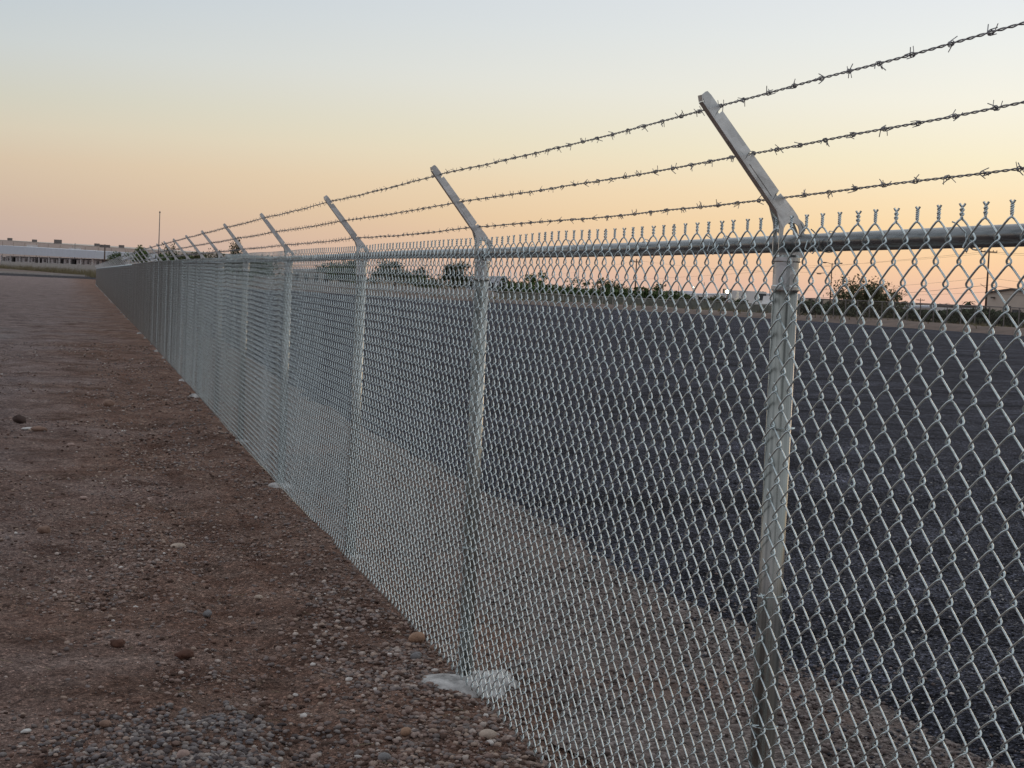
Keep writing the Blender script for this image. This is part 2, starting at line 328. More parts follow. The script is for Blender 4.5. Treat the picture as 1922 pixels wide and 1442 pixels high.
# gravel strip between the fence and the asphalt
yy = np.array([-20, -8, -2, 1]+list(np.arange(2, 14, .04))+steps(14, 178, .05, 1.035, 4)); vv = np.linspace(0, 1, 40)
left = .30+.40*(fbm(yy*.8, yy*0+7.7, 4, 61)-.5)*2; right = near_edge(yy)+.7
X = left[:, None]+(right-left)[:, None]*vv[None, :]+fx(yy)[:, None]; Y = np.repeat(yy[:, None], 40, 1)
edge = np.minimum(1, np.minimum(vv, 1-vv)*9)[None, :]
Z = np.maximum(gh(X, Y)+.012*edge-.006, zt(X, Y)-.006+.004)+.012*fbm(X*14, Y*14, 3, 70)*edge*(Y < 40)
grid_mesh('gravel_strip', X, Y, Z, M_GRAV)
# the lot of asphalt millings
yy = np.array([-30, -12, -4, 0, 2]+list(np.arange(3, 14, .05))+steps(14, 181.9, .055, 1.014, 2)); NU = 230; uu = (np.linspace(0, 1, NU)**2.3)
def lot_z(x, y):
    sx = np.clip((x-near_edge(y)-fx(y)+.35)/.8, 0, 1); sx = sx*sx*(3-2*sx)
    return zt(x, y)+.016*sx-.030*(1-sx)+.002+(.022*fbm(x*1.1, y*1.1, 3, 80)+.030*fbm(x*5, y*5, 4, 83))*(.35+.65*sx)
nx = near_edge(yy)+fx(yy)-.35; fxr = np.interp(yy, EDGE_Y, EDGE_X)
X = nx[:, None]+(np.maximum(fxr-nx, .5))[:, None]*uu[None, :]; Y = np.repeat(yy[:, None], NU, 1)
Z = lot_z(X, Y)
grid_mesh('asphalt_lot', X, Y, Z, M_ASPH)
# tan soil berm along the far edge of the lot
EP = [(60, -30), (57, 40), (53, 83), (50.5, 109), (43, 124), (35, 140), (21, 164), (3, 182)]
def offset_line(pts, d):
    out = []
    for i, p in enumerate(pts):
        a = np.array(pts[max(i-1, 0)]); b = np.array(pts[min(i+1, len(pts)-1)]); t = (b-a)/np.linalg.norm(b-a)
        out.append(np.array(p)+d*np.array([t[1], -t[0]]))
    return out
def dens(pts, step):
    o = []
    for a, b in zip(pts[:-1], pts[1:]):
        a = np.array(a, float); b = np.array(b, float); n = max(1, int(np.linalg.norm(b-a)/step))
        o += [a+(b-a)*i/n for i in range(n)]
    return o+[np.array(pts[-1], float)]
EPd = dens(EP, 1.5)
rows = [(-.4, .0), (.3, .10), (1.2, .30), (2.6, .42), (5, .40), (8, .22), (11, .0)]
Xs, Ys, Zs = [], [], []
for d, z in rows:
    L = np.array(offset_line(EPd, d)); Xs.append(L[:, 0]+.5*(fbm(L[:, 0]*.4, L[:, 1]*.4, 2, 90)-.5)); Ys.append(L[:, 1])
    Zs.append(z*(.6+.8*fbm(L[:, 0]*.25, L[:, 1]*.25, 3, 91))+.01)
M_BERM = simple('tan_soil', (.15, .105, .083), .95, var=.3, scale=.7, bmp=.5, bscale=6)
grid_mesh('soil_berm', np.array(Xs).T, np.array(Ys).T, np.array(Zs).T, M_BERM)
# cross street and kerb beyond the yard on the left
def strip(name, y0, y1, x0, x1, z, mat, n=30):
    Xa, Ya = np.meshgrid(np.linspace(x0, x1, n), np.linspace(y0, y1, 8)); return grid_mesh(name, Xa, Ya, zt(Xa, Ya)+z, mat)
strip('road', 262, 318, -260, 3.6, .006, M_ROAD); 
kb = MB().box((-118, 319.6, -.38+.12), (250, 2.2, .34)).build('kerb', M_KERB); tag(kb, kind='structure')

# ------------------------------------------------------------------ loose stones
_t = (1+5**.5)/2
ICO = np.array([(-1, _t, 0), (1, _t, 0), (-1, -_t, 0), (1, -_t, 0), (0, -1, _t), (0, 1, _t), (0, -1, -_t), (0, 1, -_t), (_t, 0, -1), (_t, 0, 1), (-_t, 0, -1), (-_t, 0, 1)], float); ICO /= np.linalg.norm(ICO[0])
ICF = np.array([(0, 11, 5), (0, 5, 1), (0, 1, 7), (0, 7, 10), (0, 10, 11), (1, 5, 9), (5, 11, 4), (11, 10, 2), (10, 7, 6), (7, 1, 8), (3, 9, 4), (3, 4, 2), (3, 2, 6), (3, 6, 8), (3, 8, 9), (4, 9, 5), (2, 4, 11), (6, 2, 10), (8, 6, 7), (9, 8, 1)])
OCT = np.array([(1, 0, 0), (-1, 0, 0), (0, 1, 0), (0, -1, 0), (0, 0, 1), (0, 0, -1)], float)
OCF = np.array([(0, 2, 4), (2, 1, 4), (1, 3, 4), (3, 0, 4), (2, 0, 5), (1, 2, 5), (3, 1, 5), (0, 3, 5)])
def scatter(name, px, py, pz, size, mat, base=ICO, faces=ICF, jag=.16, smooth=True, flat=.62):
    n = len(px); k = len(base)
    sc = size[:, None]*np.stack([1+.35*NR.rand(n), .8+.25*NR.rand(n), flat*(.75+.5*NR.rand(n))], 1)
    V = base[None]*(1+jag*(NR.rand(n, k, 1)*2-1))*sc[:, None, :]*.5
    tx = NR.randn(n)*.35; c, s = np.cos(tx)[:, None], np.sin(tx)[:, None]
    V = np.stack([V[..., 0], V[..., 1]*c-V[..., 2]*s, V[..., 1]*s+V[..., 2]*c], -1)
    a = NR.rand(n)*2*PI; c, s = np.cos(a)[:, None], np.sin(a)[:, None]
    V = np.stack([V[..., 0]*c-V[..., 1]*s, V[..., 0]*s+V[..., 1]*c, V[..., 2]], -1)
    V += np.stack([px, py, pz+size*flat*.22], 1)[:, None, :]
    F = faces[None]+(np.arange(n)*k)[:, None, None]
    o = mesh_np(name, V.reshape(-1, 3), F.reshape(-1, 3), mat, smooth=smooth); o['kind'] = 'stuff'; return o
def samp(n, x0, x1, y0, y1, dens_fn, pw=1.0):
    x = x0+(x1-x0)*NR.rand(n*4); y = y0+(y1-y0)*NR.rand(n*4)**pw
    k = NR.rand(n*4) < np.clip(dens_fn(x, y), 0, 1); return x[k][:n], y[k][:n]
def vis(x, y, z=0.0, m=40):                          # keep only stones the view could show (plus a margin)
    dx, dy, dz = x-CAM[0], y-CAM[1], z-CAM[2]
    d = dx*_f[0]+dy*_f[1]+dz*_f[2]; a = (dx*_r[0]+dy*_r[1]+dz*_r[2])/d*FPX; b = (dx*_u[0]+dy*_u[1]+dz*_u[2])/d*FPX
    return (d > 1)&(np.abs(a) < 961+260)&(np.abs(b) < 721+200)
def dirt_d(x, y):
    d = .12+1.0*ss(.46, .60, fbm(x*1.3+2, y*.9, 4, 101))
    d *= .35+.65*ss(-1.9, -1.0, x+.25*np.sin(y))
    d += .5*np.exp(-((x+.22)/.22)**2)*ss(.35, .6, fbm(x*2, y*1.2, 3, 77))*1.6+.25*np.exp(-((x+1.05)/.35)**2)*(y > 7)
    return d
def put(name, n, x0, x1, y0, y1, fn, smin, smax, mat, pw=1.0, hfn=gh, power=2.2, lift=0.0, **kw):
    x, y = samp(n, x0, x1, y0, y1, fn, pw); k = vis(x, y); x, y = x[k], y[k]
    s = smin+(smax-smin)*NR.rand(len(x))**power
    return tag(scatter(name, x, y, hfn(x, y)+lift, s, mat, **kw), None)
g1 = put('loose_gravel', 18000, -4, .12, 4.9, 15, dirt_d, .006, .030, M_PEB, pw=1.35)
tag(g1, 'brown and grey gravel strewn over the reddish dirt beside the fence', 'gravel')
g2 = put('loose_gravel', 34000, -4, .12, 4.9, 12, lambda x, y: dirt_d(x, y)*.8+.2, .004, .012, M_PEB, base=OCT, faces=OCF, smooth=False)
tag(g2, 'fine grit lying between the larger stones on the dirt track', 'gravel')
g3 = put('loose_gravel', 9000, -6.5, .1, 15, 36, dirt_d, .015, .045, M_PEB, pw=1.3, base=OCT, faces=OCF)
tag(g3, 'scattered gravel on the dirt track further along the fence', 'gravel')
def heap_d(x, y): return (.25+1.3*ss(.38, .58, fbm(x*4, y*3, 3, 140)))*np.exp(-(((x+1.22)/.36)**2+((y-5.60)/.38)**2)**1.3)
g4 = put('pebble_pile', 5600, -2.1, -.5, 4.9, 6.6, heap_d, .010, .032, M_PEB2, power=1.3, jag=.1)
tag(g4, 'heap of blue grey river pebbles at the bottom left of the dirt track', 'pebbles')
fence_d = lambda x, y: (.15+1.1*ss(.42, .6, fbm(x*3, y*2, 3, 79)))*np.exp(-((x+.28)/.26)**2-((y-6.5)/1.5)**2)+.7*np.exp(-((x+.42)/.35)**2-((y-5.5)/.6)**2)
g5 = put('pebble_pile', 3200, -1.0, .1, 4.9, 9.5, fence_d, .010, .034, M_PEB, power=1.6)
tag(g5, 'bank of coarse gravel thrown up along the foot of the near fence', 'gravel')
gr_h = lambda x, y: np.maximum(gh(x, y)+.006, zt(x, y)-.002)+.012*fbm(x*14, y*14, 3, 70)+.001
strip_d = lambda x, y: .9*((x < near_edge(y)+.35*np.abs(NR.randn(len(x)))*NR.rand(len(x))-.05) & (x > .12))*(.1+1.3*ss(.35, .6, fbm(x*1.6, y*1.6, 4, 120)))
M_PEB3 = island_mat('strip_gravel_stone', [(0, (.10, .075, .068)), (.2, (.24, .19, .175)), (.42, (.16, .125, .115)), (.6, (.33, .275, .255)), (.8, (.22, .19, .185)), (.93, (.46, .40, .37))], bmp=.6)
g6 = put('gravel_bed_stones', 11500, .1, 2.2, 4.9, 15, strip_d, .007, .026, M_PEB3, pw=1.6, hfn=lambda x, y: np.maximum(gr_h(x, y), np.where(x > near_edge(y)-.3, lot_z(x, y), -1)), power=1.7)
tag(g6, 'pinkish grey gravel in the strip between the chain link fence and the asphalt', 'gravel')
lot_h = lot_z
mill_d = lambda x, y: 1.0*(x > near_edge(y)+.05-.9*NR.rand(len(x))**2)*(.2+1.2*fbm(x*2, y*2, 3, 130))*(1-ss(9, 19, y))*(1-ss(6.5, 10, x))
g7 = put('asphalt_chips', 52000, .8, 10, 4.9, 19, mill_d, .006, .027, M_MILL, pw=1.35, hfn=lambda x, y: np.maximum(lot_h(x, y), gr_h(x, y)), base=OCT, faces=OCF, power=2.0, smooth=False)
tag(g7, 'loose dark chips lying on the lot of asphalt millings behind the fence', 'asphalt chips')
# dry twigs and grass blades on the dirt
tw = []
for _ in range(160):
    x = rnd.uniform(-3.2, -.05); y = 4.9+9*rnd.random()**1.4; a = rnd.uniform(0, 2*PI); L = rnd.uniform(.02, .09); z = float(gh(x, y))+.006
    c = rnd.uniform(-.012, .012)
    tw.append([(x+math.cos(a)*L*(t-.5)-math.sin(a)*c*math.sin(PI*t), y+math.sin(a)*L*(t-.5)+math.cos(a)*c*math.sin(PI*t), z+.006*math.sin(PI*t)) for t in (0, .33, .66, 1)])
V, F = sweep(tw, .0011, 3)
tag(mesh_np('twigs', V, F, M_GRASS), 'thin dry twigs and straw lying on the dirt', 'twigs', kind='stuff')

# named stones
def stone_mesh(seed, sx, sy, sz, jag):
    import bmesh
    bm = bmesh.new(); bmesh.ops.create_icosphere(bm, subdivisions=3, radius=.5)
    r = np.random.RandomState(seed); D = r.randn(7, 3); D /= np.linalg.norm(D, axis=1, keepdims=True); A = r.rand(7)*min(jag, .35); o1, o2 = r.rand(2)*50
    for v in bm.verts:
        n = np.array(v.co)*2; k = 1+sum(a*(max(0, float(n@d))**3-.25) for a, d in zip(A, D))+jag*1.6*(float(fbm(n[0]*2.2+o1+n[2]*1.3, n[1]*2.2+o2-n[2], 3, seed))-.5)
        v.co = Vector((n[0]*.5*sx*k, n[1]*.5*sy*k, n[2]*.5*sz*k))
    me = bpy.data.meshes.new('stone'); bm.to_mesh(me); bm.free(); me.polygons.foreach_set('use_smooth', np.ones(len(me.polygons), bool)); return me
STC = {'pale': (.46, .37, .30), 'brown': (.24, .15, .11), 'orange': (.33, .20, .13), 'dark': (.06, .035, .028), 'grey': (.20, .19, .19), 'rust': (.11, .05, .032), 'white': (.6, .58, .55), 'pink': (.38, .27, .23)}
SM = {k: simple(k+'_stone', c, .85, var=.22, scale=30, bmp=.5, bscale=90) for k, c in STC.items()}
STONES = [(-.98, 9.97, .105, .06, .05, 'pale', .03, 'smooth pale oval stone alone on the dirt left of the fence', .2),
 (-1.78, 10.37, .095, .07, .058, 'brown', .25, 'reddish brown rounded stone near the left edge of the dirt', .5),
 (-.13, 5.62, .068, .046, .04, 'pale', .03, 'smooth pale oval cobble near the foot of the fence in the foreground', -.3),
 (-.075, 7.14, .10, .075, .078, 'orange', .3, 'lumpy orange brown rock against the wire below the near post', 1.0),
 (-.02, 6.98, .06, .05, .045, 'brown', .3, 'small brown rock just right of the lumpy orange rock', .3),
 (-.15, 6.80, .07, .05, .04, 'grey', .2, 'grey brown stone on the gravel bank below the orange rock', .8),
 (-1.16, 20.03, .17, .13, .11, 'brown', .2, 'brown stone in the middle of the track halfway along the fence', .4),
 (-2.15, 17.81, .16, .12, .12, 'dark', .4, 'dark lump of rock at the far left of the track', .2),
 (-1.92, 16.87, .17, .10, .07, 'brown', .3, 'flat brown rock beside a pale slab on the left of the track', .2),
 (-2.02, 17.1, .19, .09, .035, 'white', .15, 'thin pale slab lying flat on the left of the track', .1),
 (-1.50, 5.98, .05, .036, .03, 'brown', .05, 'tan oval pebble on top of the river pebble heap', -.4),
 (-.97, 7.9, .05, .042, .045, 'grey', .35, 'grey upright stone among gravel in the middle of the dirt', .8),
 (-.68, 8.25, .05, .035, .03, 'pale', .2, 'pale angular stone right of the grey upright stone', .1),
 (-1.42, 7.32, .085, .05, .05, 'rust', .5, 'ragged rust coloured clod of earth on the left of the dirt', .1),
 (-1.13, 7.05, .10, .06, .05, 'rust', .5, 'broken rust red clod of earth beside dark gravel', .5),
 (-1.53, 11.9, .06, .045, .03, 'pink', .2, 'pinkish flat stone up the dirt from the pebbly patch', 0),
 (-1.05, 12.05, .05, .04, .03, 'pink', .2, 'small pink stone above the pale oval stone', .5),
 (-.42, 5.72, .05, .04, .035, 'orange', .2, 'orange brown pebble among gravel at the bottom centre', .5),
 (-1.25, 5.5, .05, .04, .034, 'pink', .15, 'pink rounded pebble in the middle of the river pebble heap', .5),
 (-1.78, 5.95, .042, .028, .02, 'white', .3, 'small white chip of stone left of the river pebble heap', .3),
 (-.56, 5.42, .052, .038, .034, 'grey', .15, 'blue grey pebble at the very bottom between heap and fence', .3),
 (-1.62, 15.6, .10, .07, .045, 'pink', .3, 'flat pinkish stone left of centre on the track', .3)]
for i, (x, y, a, b_, c, mk, jag, lab, rz) in enumerate(STONES):
    me = stone_mesh(i+3, a, b_, c, jag); me.materials.append(SM[mk])
    o = bpy.data.objects.new('stone', me); o.location = (x, y, float(gh(x, y))+c*.30+.004); o.rotation_euler = (0, 0, rz); link(o)
    tag(o, lab, 'stone', 'larger stones lying on the dirt')

# ------------------------------------------------------------------ the chain link fence
POST_Y = [.48, 3.53, 6.50, 9.41, 12.72, 16.02, 19.04, 21.90, 25.01, 28.1, 30.98, 33.85, 36.7]
while POST_Y[-1] < 184: POST_Y.append(POST_Y[-1]+3.05+rnd.uniform(-.12, .12))
END_Y = POST_Y[-1]
def fz(y): return zt(fx(y), y)
fence = empty('chain_link_fence', (0, 0, 0), 'long galvanised chain link fence topped by three strands of barbed wire', 'fence')
PH = RAIL_Z
def post_mesh():
    b = MB(); b.lathe([(.0302, -.03), (.0302, PH-.036)], n=20); b2 = b; me = bpy.data.meshes.new('post'); me.from_pydata(b2.v, [], b2.f); me.materials.append(M_PIPE)
    me.polygons.foreach_set('use_smooth', np.array([len(f) == 4 for f in b2.f])); return me
ME_POST = post_mesh()
def me_from(b, name, mat, smooth=False):
    me = bpy.data.meshes.new(name); me.from_pydata(b.v, [], b.f); me.materials.append(mat); me.update()
    if smooth: me.polygons.foreach_set('use_smooth', np.array([len(f) == 4 for f in b.f]))
    return me
def cap_mesh():
    b = MB()
    b.lathe([(.0325, -.115), (.0345, -.112), (.0345, -.104), (.0318, -.101), (.0318, -.046), (.0345, -.043), (.0345, -.034), (.028, -.028)], n=22)
    # plate with the eye for the rail; local q = -x (towards the yard), v = z above the rail centre
    m = 22; inner = []; outer = []
    for i in range(m):
        a = -PI/2+2*PI*i/m; ca, sa = math.cos(a), math.sin(a)
        q, v = .0225*ca, .0235*sa
        if v > 0: v += .026*min(1, sa*2.2)
        inner.append((q, v))
        # outer outline by ray casting on a rough polygon
        outer.append((ca, sa))
    poly = [(.031, -.034), (.031, .045), (.052, .088), (.026, .112), (-.012, .070), (-.040, .012), (-.036, -.034)]
    def ray(c, s):
        best = None
        for (x1, y1), (x2, y2) in zip(poly, poly[1:]+poly[:1]):
            dx, dy = x2-x1, y2-y1; det = c*dy-s*dx
            if abs(det) < 1e-9: continue
            oy = .02; t = (x1*dy-(y1-oy)*dx)/det; u = (x1*s-(y1-oy)*c)/det
            if t > 0 and -1e-6 <= u <= 1+1e-6 and (best is None or t < best): best = t
        return (best*c, best*s+.02)
    outer = [ray(*o) for o in outer]
    for y0, y1 in ((-.019, -.014), (.014, .019)):
        V = [(-q, y, v) for y in (y0, y1) for q, v in inner+outer]
        k = 2*m; F = []
        for i in range(m):
            j = (i+1) % m
            F += [(i, m+i, m+j, j), (k+i, k+j, k+m+j, k+m+i), (m+i, k+m+i, k+m+j, m+j), (i, j, k+j, k+i)]
        b.add(V, F)
    # saddle round the back of the rail joining the two cheeks
    V = []; F = []
    arc = [(math.cos(R(a))*.031-.004, .028+.03*math.sin(R(a))) for a in range(0, 200, 20)]
    for q, v in arc:
        for y in (-.0145, .0145): V += [(-q, y, v), (-q*1.1, y, v+.004)]
    for i in range(len(arc)-1):
        o = i*4; F += [(o, o+2, o+6, o+4), (o+1, o+5, o+7, o+3), (o, o+4, o+5, o+1), (o+2, o+3, o+7, o+6)]
    b.add(V, F); return me_from(b, 'post_cap', M_CAST)
def arm_mesh():
    b = MB()
    # web: tapered strip from base to tip (q, v), with three wire notches on the upper edge
    lo = [(.030, .040), (.236, .305), (.246, .322)]; hi_ = [(-.020, .060), (.028, .112)]
    p0 = np.array((-.002, .078)); p1 = np.array((.222, .345)); d = (p1-p0)/np.linalg.norm(p1-p0); nn = np.array((-d[1], d[0]))*-1
    up = [tuple(p0)]
    L = np.linalg.norm(p1-p0)
    for t in (.16, .50, .86):
        for dt, dp in ((-.004, 0), (-.004, .011), (.004, .011), (.004, 0)): up.append(tuple(p0+d*(t*L+dt)+nn*dp*1.0))
    up += [tuple(p1-d*.006), (.228, .349), (.233, .347)]
    q0 = np.array((.016, .050)); q1 = np.array((.237, .325))
    n = len(up); low = [tuple(q0+(q1-q0)*(np.dot(np.array(u)-p0, d)/L)*1.0) for u in up]
    low[-1] = (.240, .341); low[-2] = (.2385, .333)
    for y0, y1 in ((-.019, -.0160),):
        V = [(-q, y, v) for y in (y0, y1) for q, v in up+low]; k = 2*n; F = []
        for i in range(n-1): F += [(i, n+i, n+i+1, i+1), (k+i, k+i+1, k+n+i+1, k+n+i), (i, i+1, k+i+1, k+i)]
        F += [(n-1, 2*n-1, k+2*n-1, k+n-1), (0, k, k+n, n)]
        b.add(V, F)
    # lower flange, a folded return lip and the upper bead
    def bar(a, c, ya, yb, th):
        a = np.array(a); c = np.array(c); dd = (c-a)/np.linalg.norm(c-a); mm = np.array((dd[1], -dd[0]))*th
        P_ = [a, c, c+mm, a+mm]; V = [(-p[0], y, p[1]) for y in (ya, yb) for p in P_]
        b.add(V, [(0, 1, 2, 3), (7, 6, 5, 4), (0, 4, 5, 1), (1, 5, 6, 2), (2, 6, 7, 3), (3, 7, 4, 0)])
    bar(tuple(p0+d*.01+nn*.0115), tuple(p1-d*.012+nn*.0115), -.0158, .004, .0025)
    bar((.0165, .050), (.2372, .325), -.0192, .006, .0025)
    bar((.2375, .3255), (.2402, .340), -.0192, .004, .0025)
    # stiffening rib pressed into the web
    bar((.052, .112), (.112, .186), -.0212, -.0188, .004)
    return me_from(b, 'extension_arm', M_CAST)
ME_CAP = cap_mesh(); ME_ARM = arm_mesh()
STRAND = [(.028, .108), (.116, .207), (.208, .313)]          # (q, v) of the three barbed strands
def footing_mesh(seed, rx, ry):
    r = np.random.RandomState(seed); n = 30; V = [(0, 0, .030)]; F = []
    ph = r.rand(4)*6.28
    for k, (s, z) in enumerate(((.35, .032), (.68, .026), (.9, .012), (1.02, -.02))):
        for i in range(n):
            a = 2*PI*i/n; w = 1+.22*math.sin(2*a+ph[0])+.15*math.sin(3*a+ph[1])+.10*math.sin(7*a+ph[2])+.16*(r.rand()-.5)
            V.append((s*rx*w*math.cos(a), s*ry*w*math.sin(a), z+.008*(r.rand()-.5)))
    F += [(0, 1+i, 1+(i+1) % n) for i in range(n)]
    for k in range(3):
        for i in range(n): a, c = 1+k*n+i, 1+k*n+(i+1) % n; F.append((a, a+n, c+n, c))
    me = bpy.data.meshes.new('footing'); me.from_pydata(V, [], F); me.materials.append(M_CONC); me.update()
    me.polygons.foreach_set('use_smooth', np.ones(len(me.polygons), bool)); return me
ME_FOOT = [footing_mesh(s, .19, .20) for s in (2, 5, 8, 13)]
for i, y in enumerate(POST_Y):
    x = float(fx(y)); z = float(fz(y)); lean = rnd.gauss(0, .003)
    p = part('post', ME_POST, fence, (x, y, z), (rnd.gauss(0, .002), lean, rnd.uniform(0, 6)))
    c = part('post_cap', ME_CAP, p, (0, 0, PH)); c.rotation_euler = (0, 0, -p.rotation_euler[2])
    a = part('extension_arm', ME_ARM, p, (0, 0, PH+(.049 if i == 0 else 0))); a.rotation_euler = (rnd.gauss(0, .006), rnd.gauss(0, .012), -p.rotation_euler[2]+rnd.gauss(0, .01))
    s = 1 if i == 2 else rnd.uniform(.25, .55)
    part('footing', ME_FOOT[i % 4], fence, (x+.01 if i == 2 else x+rnd.uniform(-.02, .05), (y-.05 if i == 2 else y+rnd.uniform(-.03, .03)), z+.002), (0, 0, rnd.uniform(0, 6) if i != 2 else 2.2), (s*1.02, s*1.02, 1))
# top rail
ry_ = np.array([.3]+POST_Y[1:]); rail = MB()
yy = np.concatenate([np.linspace(a, b, 4)[:-1] for a, b in zip(ry_[:-1], ry_[1:])]+[[ry_[-1]]])
sagr = np.array([.004*math.sin(v*.9) for v in yy])
rail.tube([(float(fx(v)), v, float(fz(v))+PH+s) for v, s in zip(yy, sagr)], .0212, 20)
def rail_mat():
    m, t, b = new_mat('galvanised_rail'); b.inputs['Metallic'].default_value = .95
    mp = N(t, 'ShaderNodeMapping'); mp.inputs['Scale'].default_value = (30, 1.2, 30); t.links.new(pos(t), mp.inputs[0]); n = noise(t, 2, 3, mp.outputs[0], .6)
    t.links.new(ramp(t, [(.33, (.13, .135, .14)), (.66, (.26, .265, .27))], n), b.inputs['Base Color'])
    t.links.new(math_(t, 'ADD', math_(t, 'MULTIPLY', n, .2), .16), b.inputs['Roughness']); return m
rail.build('top_rail', rail_mat(), fence, smooth=True)
sl = MB()
for v in (11.2, 17.5, 23.8): sl.tube([(float(fx(v)), v-.08, PH+.004*math.sin(v*.9)), (float(fx(v)), v+.08, PH+.004*math.sin(v*.9))], .0232, 18)
V = sl.v; nn = len(V)//3
for k in range(3): mesh_np('rail_sleeve', V[k*nn:(k+1)*nn], [tuple(i for i in f) for f in sl.f[:len(sl.f)//3]], M_CAST, fence, smooth=True)
# fabric: woven spiral wires
WD = .0842; HW = WD/2; NROW = 42; Z0 = .046; HZ = (PH+.034-Z0)/NROW
TS = np.array([0, .05, .13, .3, .5, .7, .87, .95]); WR = .0022
def wire_path(kind, ts=TS, spiral=True, seed=None, ends=True, NROW=NROW, HZ=HZ, HW=HW):
    """one picket wire in local coordinates: origin on its centre line at the ground, u = -y. kind +1 ends at the +u column"""
    pts = []
    r = np.random.RandomState(seed) if seed is not None else None
    for k in range(NROW):
        u0 = kind*HW/2*(1 if k % 2 == 0 else -1); u1 = -u0
        jz = (r.rand()-.5)*.003 if r is not None else 0
        for t in ts:
            lin_ = u0+(u1-u0)*t; co = u0+(u1-u0)*(1-math.cos(PI*t))/2
            u = .80*lin_+.20*co
            if spiral: u *= 1+2*.0052/HW
            dirn = 1 if u1 > u0 else -1
            x = -dirn*.0064*min(1, math.sin(PI*t)*1.9)**.7 if spiral else 0
            pts.append((x, -u, Z0+(k+t)*HZ+jz*math.sin(PI*t)))
    u = kind*HW/2; pts.append((0, -u, Z0+NROW*HZ))
    if ends:
        # twisted selvage: the two neighbours wind round each other
        zt_ = Z0+NROW*HZ
        for i in range(1, 15):
            a = kind*PI/2+PI+min(i, 12)*PI/2.1; rr = .0020 if i < 13 else .0020+.0011*(i-12)
            pts.append((rr*math.sin(a), -(u)-rr*math.cos(a), zt_+.0020*i))
        # knuckled bottom: hook bent back up
        hook = [(.004*kind, -u+kind*.006, Z0+.012), (.004*kind, -u+kind*.0095, Z0+.001), (.002, -u+kind*.0075, Z0-.009), (0, -u+kind*.001, Z0-.011), (-.001, -u-kind*.003, Z0-.006)]
        pts = hook+pts[0:]
    return pts
def wire_me(kind, seed):
    V, F = sweep([wire_path(kind, seed=seed)], WR, 6)
    me = bpy.data.meshes.new('wire'); me.from_pydata([tuple(v) for v in V], [], [tuple(f) for f in F]); me.materials.append(M_WIRE); me.update()
    me.polygons.foreach_set('use_smooth', np.ones(len(me.polygons), bool)); return me
WM = {(k, s): wire_me(k, s) for k in (1, -1) for s in range(5)}
FX = -.043                                                    # fabric plane, yard side of the posts
def fab_off(y): y = np.asarray(y, float); return .010*(fbm(y*.9, y*0+1.5, 3, 201)-.5)*2
Y_A, Y_B = 2.30, 9.41
nw = 0; y = Y_A; k = 1
fabric = bpy.data.objects.new('mesh_fabric', None); link(fabric, fence); fabric.empty_display_size = .1
while y < Y_B:
    dz = float(.006*(vn(y*1.3, 0.5, 210)-.5)*2+fz(y))
    part('wire', WM[(k, rnd.randrange(5))], fabric, (FX+float(fab_off(y))+float(fx(y)), y, dz), (0, rnd.gauss(0, .0008), 0))
    y += HW; k = -k; nw += 1
# the rest of the fabric, too far off to pick wires apart
def many(y0, y1, k0, ts, spiral, n, rad, ends, kf=1):
    HW = WD/2*kf; n_w = int((y1-y0)/HW); ysw = y0+HW*np.arange(n_w); out = []
    A = {kk: np.array(wire_path(kk, ts, spiral, ends=ends, NROW=NROW//kf, HZ=HZ*kf, HW=HW)) for kk in (1, -1)}
    ks = [k0 if i % 2 == 0 else -k0 for i in range(n_w)]
    Pm = np.stack([A[q] for q in ks])
    Pm[:, :, 0] += (FX+fab_off(ysw)+fx(ysw))[:, None]; Pm[:, :, 1] += ysw[:, None]; Pm[:, :, 2] += (fz(ysw)+.006*(vn(ysw*1.3, ysw*0+.5, 210)-.5)*2)[:, None]
    return sweep(Pm, rad, n)+(ysw[-1]+HW, ks[-1]*-1)
VV = []; FF = []; base = 0
def acc(res):
    global base
    VV.append(res[0]); FF.append(res[1]+base); base += len(res[0])
r0 = many(.5, Y_A-.02, 1, TS[[0, 2, 4, 6]], True, 4, WR, True); acc(r0)
ya, kk = y, k
r1 = many(ya, 18, kk, np.array([0, .14, .5, .86]), True, 3, WR*1.08, True); acc(r1)
r2 = many(r1[2], 52, r1[3], np.array([.12, .88]), True, 3, WR*1.12, False); acc(r2)
r3 = many(r2[2], END_Y, r2[3], np.array([.12, .88]), True, 3, WR*1.9, False, kf=2); acc(r3)
o = mesh_np('wire_netting', np.concatenate(VV), np.concatenate(FF), M_WIRE, fabric, smooth=True); o['kind'] = 'stuff'
# tie wires on the rail and posts
tie_pts = []
for i in range(26): a = 2*PI*i/20; tie_pts.append((.0245*math.cos(a), .010*i/26-.004, .0245*math.sin(a)))
tie_pts = [(-.05, -.012, .030), (-.044, -.006, .026)]+[(p[0]-.002, p[1], p[2]+.001) for p in tie_pts[9:26]]+[(-.036, .012, -.030), (-.052, .02, -.022), (-.046, .028, -.002)]
V, F = sweep([tie_pts], .0016, 5); ME_TIE = bpy.data.meshes.new('tie_wire'); ME_TIE.from_pydata([tuple(v) for v in V], [], [tuple(f) for f in F]); ME_TIE.materials.append(M_WIRE); ME_TIE.update()
ty = 2.72
while ty < 24:
    part('tie_wire', ME_TIE, fence, (float(fx(ty)), ty, PH), (rnd.uniform(-.3, .3), 0, rnd.uniform(-.25, .25)), (1, rnd.choice((-1, 1)), 1)); ty += .61
V, F = sweep([[(math.cos(a)*.034-.003, math.sin(a)*.034, .006*a/6) for a in np.linspace(.4, 5.9, 16)]+[(-.045, -.02, .01)]], .0016, 5)
ME_PT = bpy.data.meshes.new('tie_wire'); ME_PT.from_pydata([tuple(v) for v in V], [], [tuple(f) for f in F]); ME_PT.materials.append(M_WIRE); ME_PT.update()
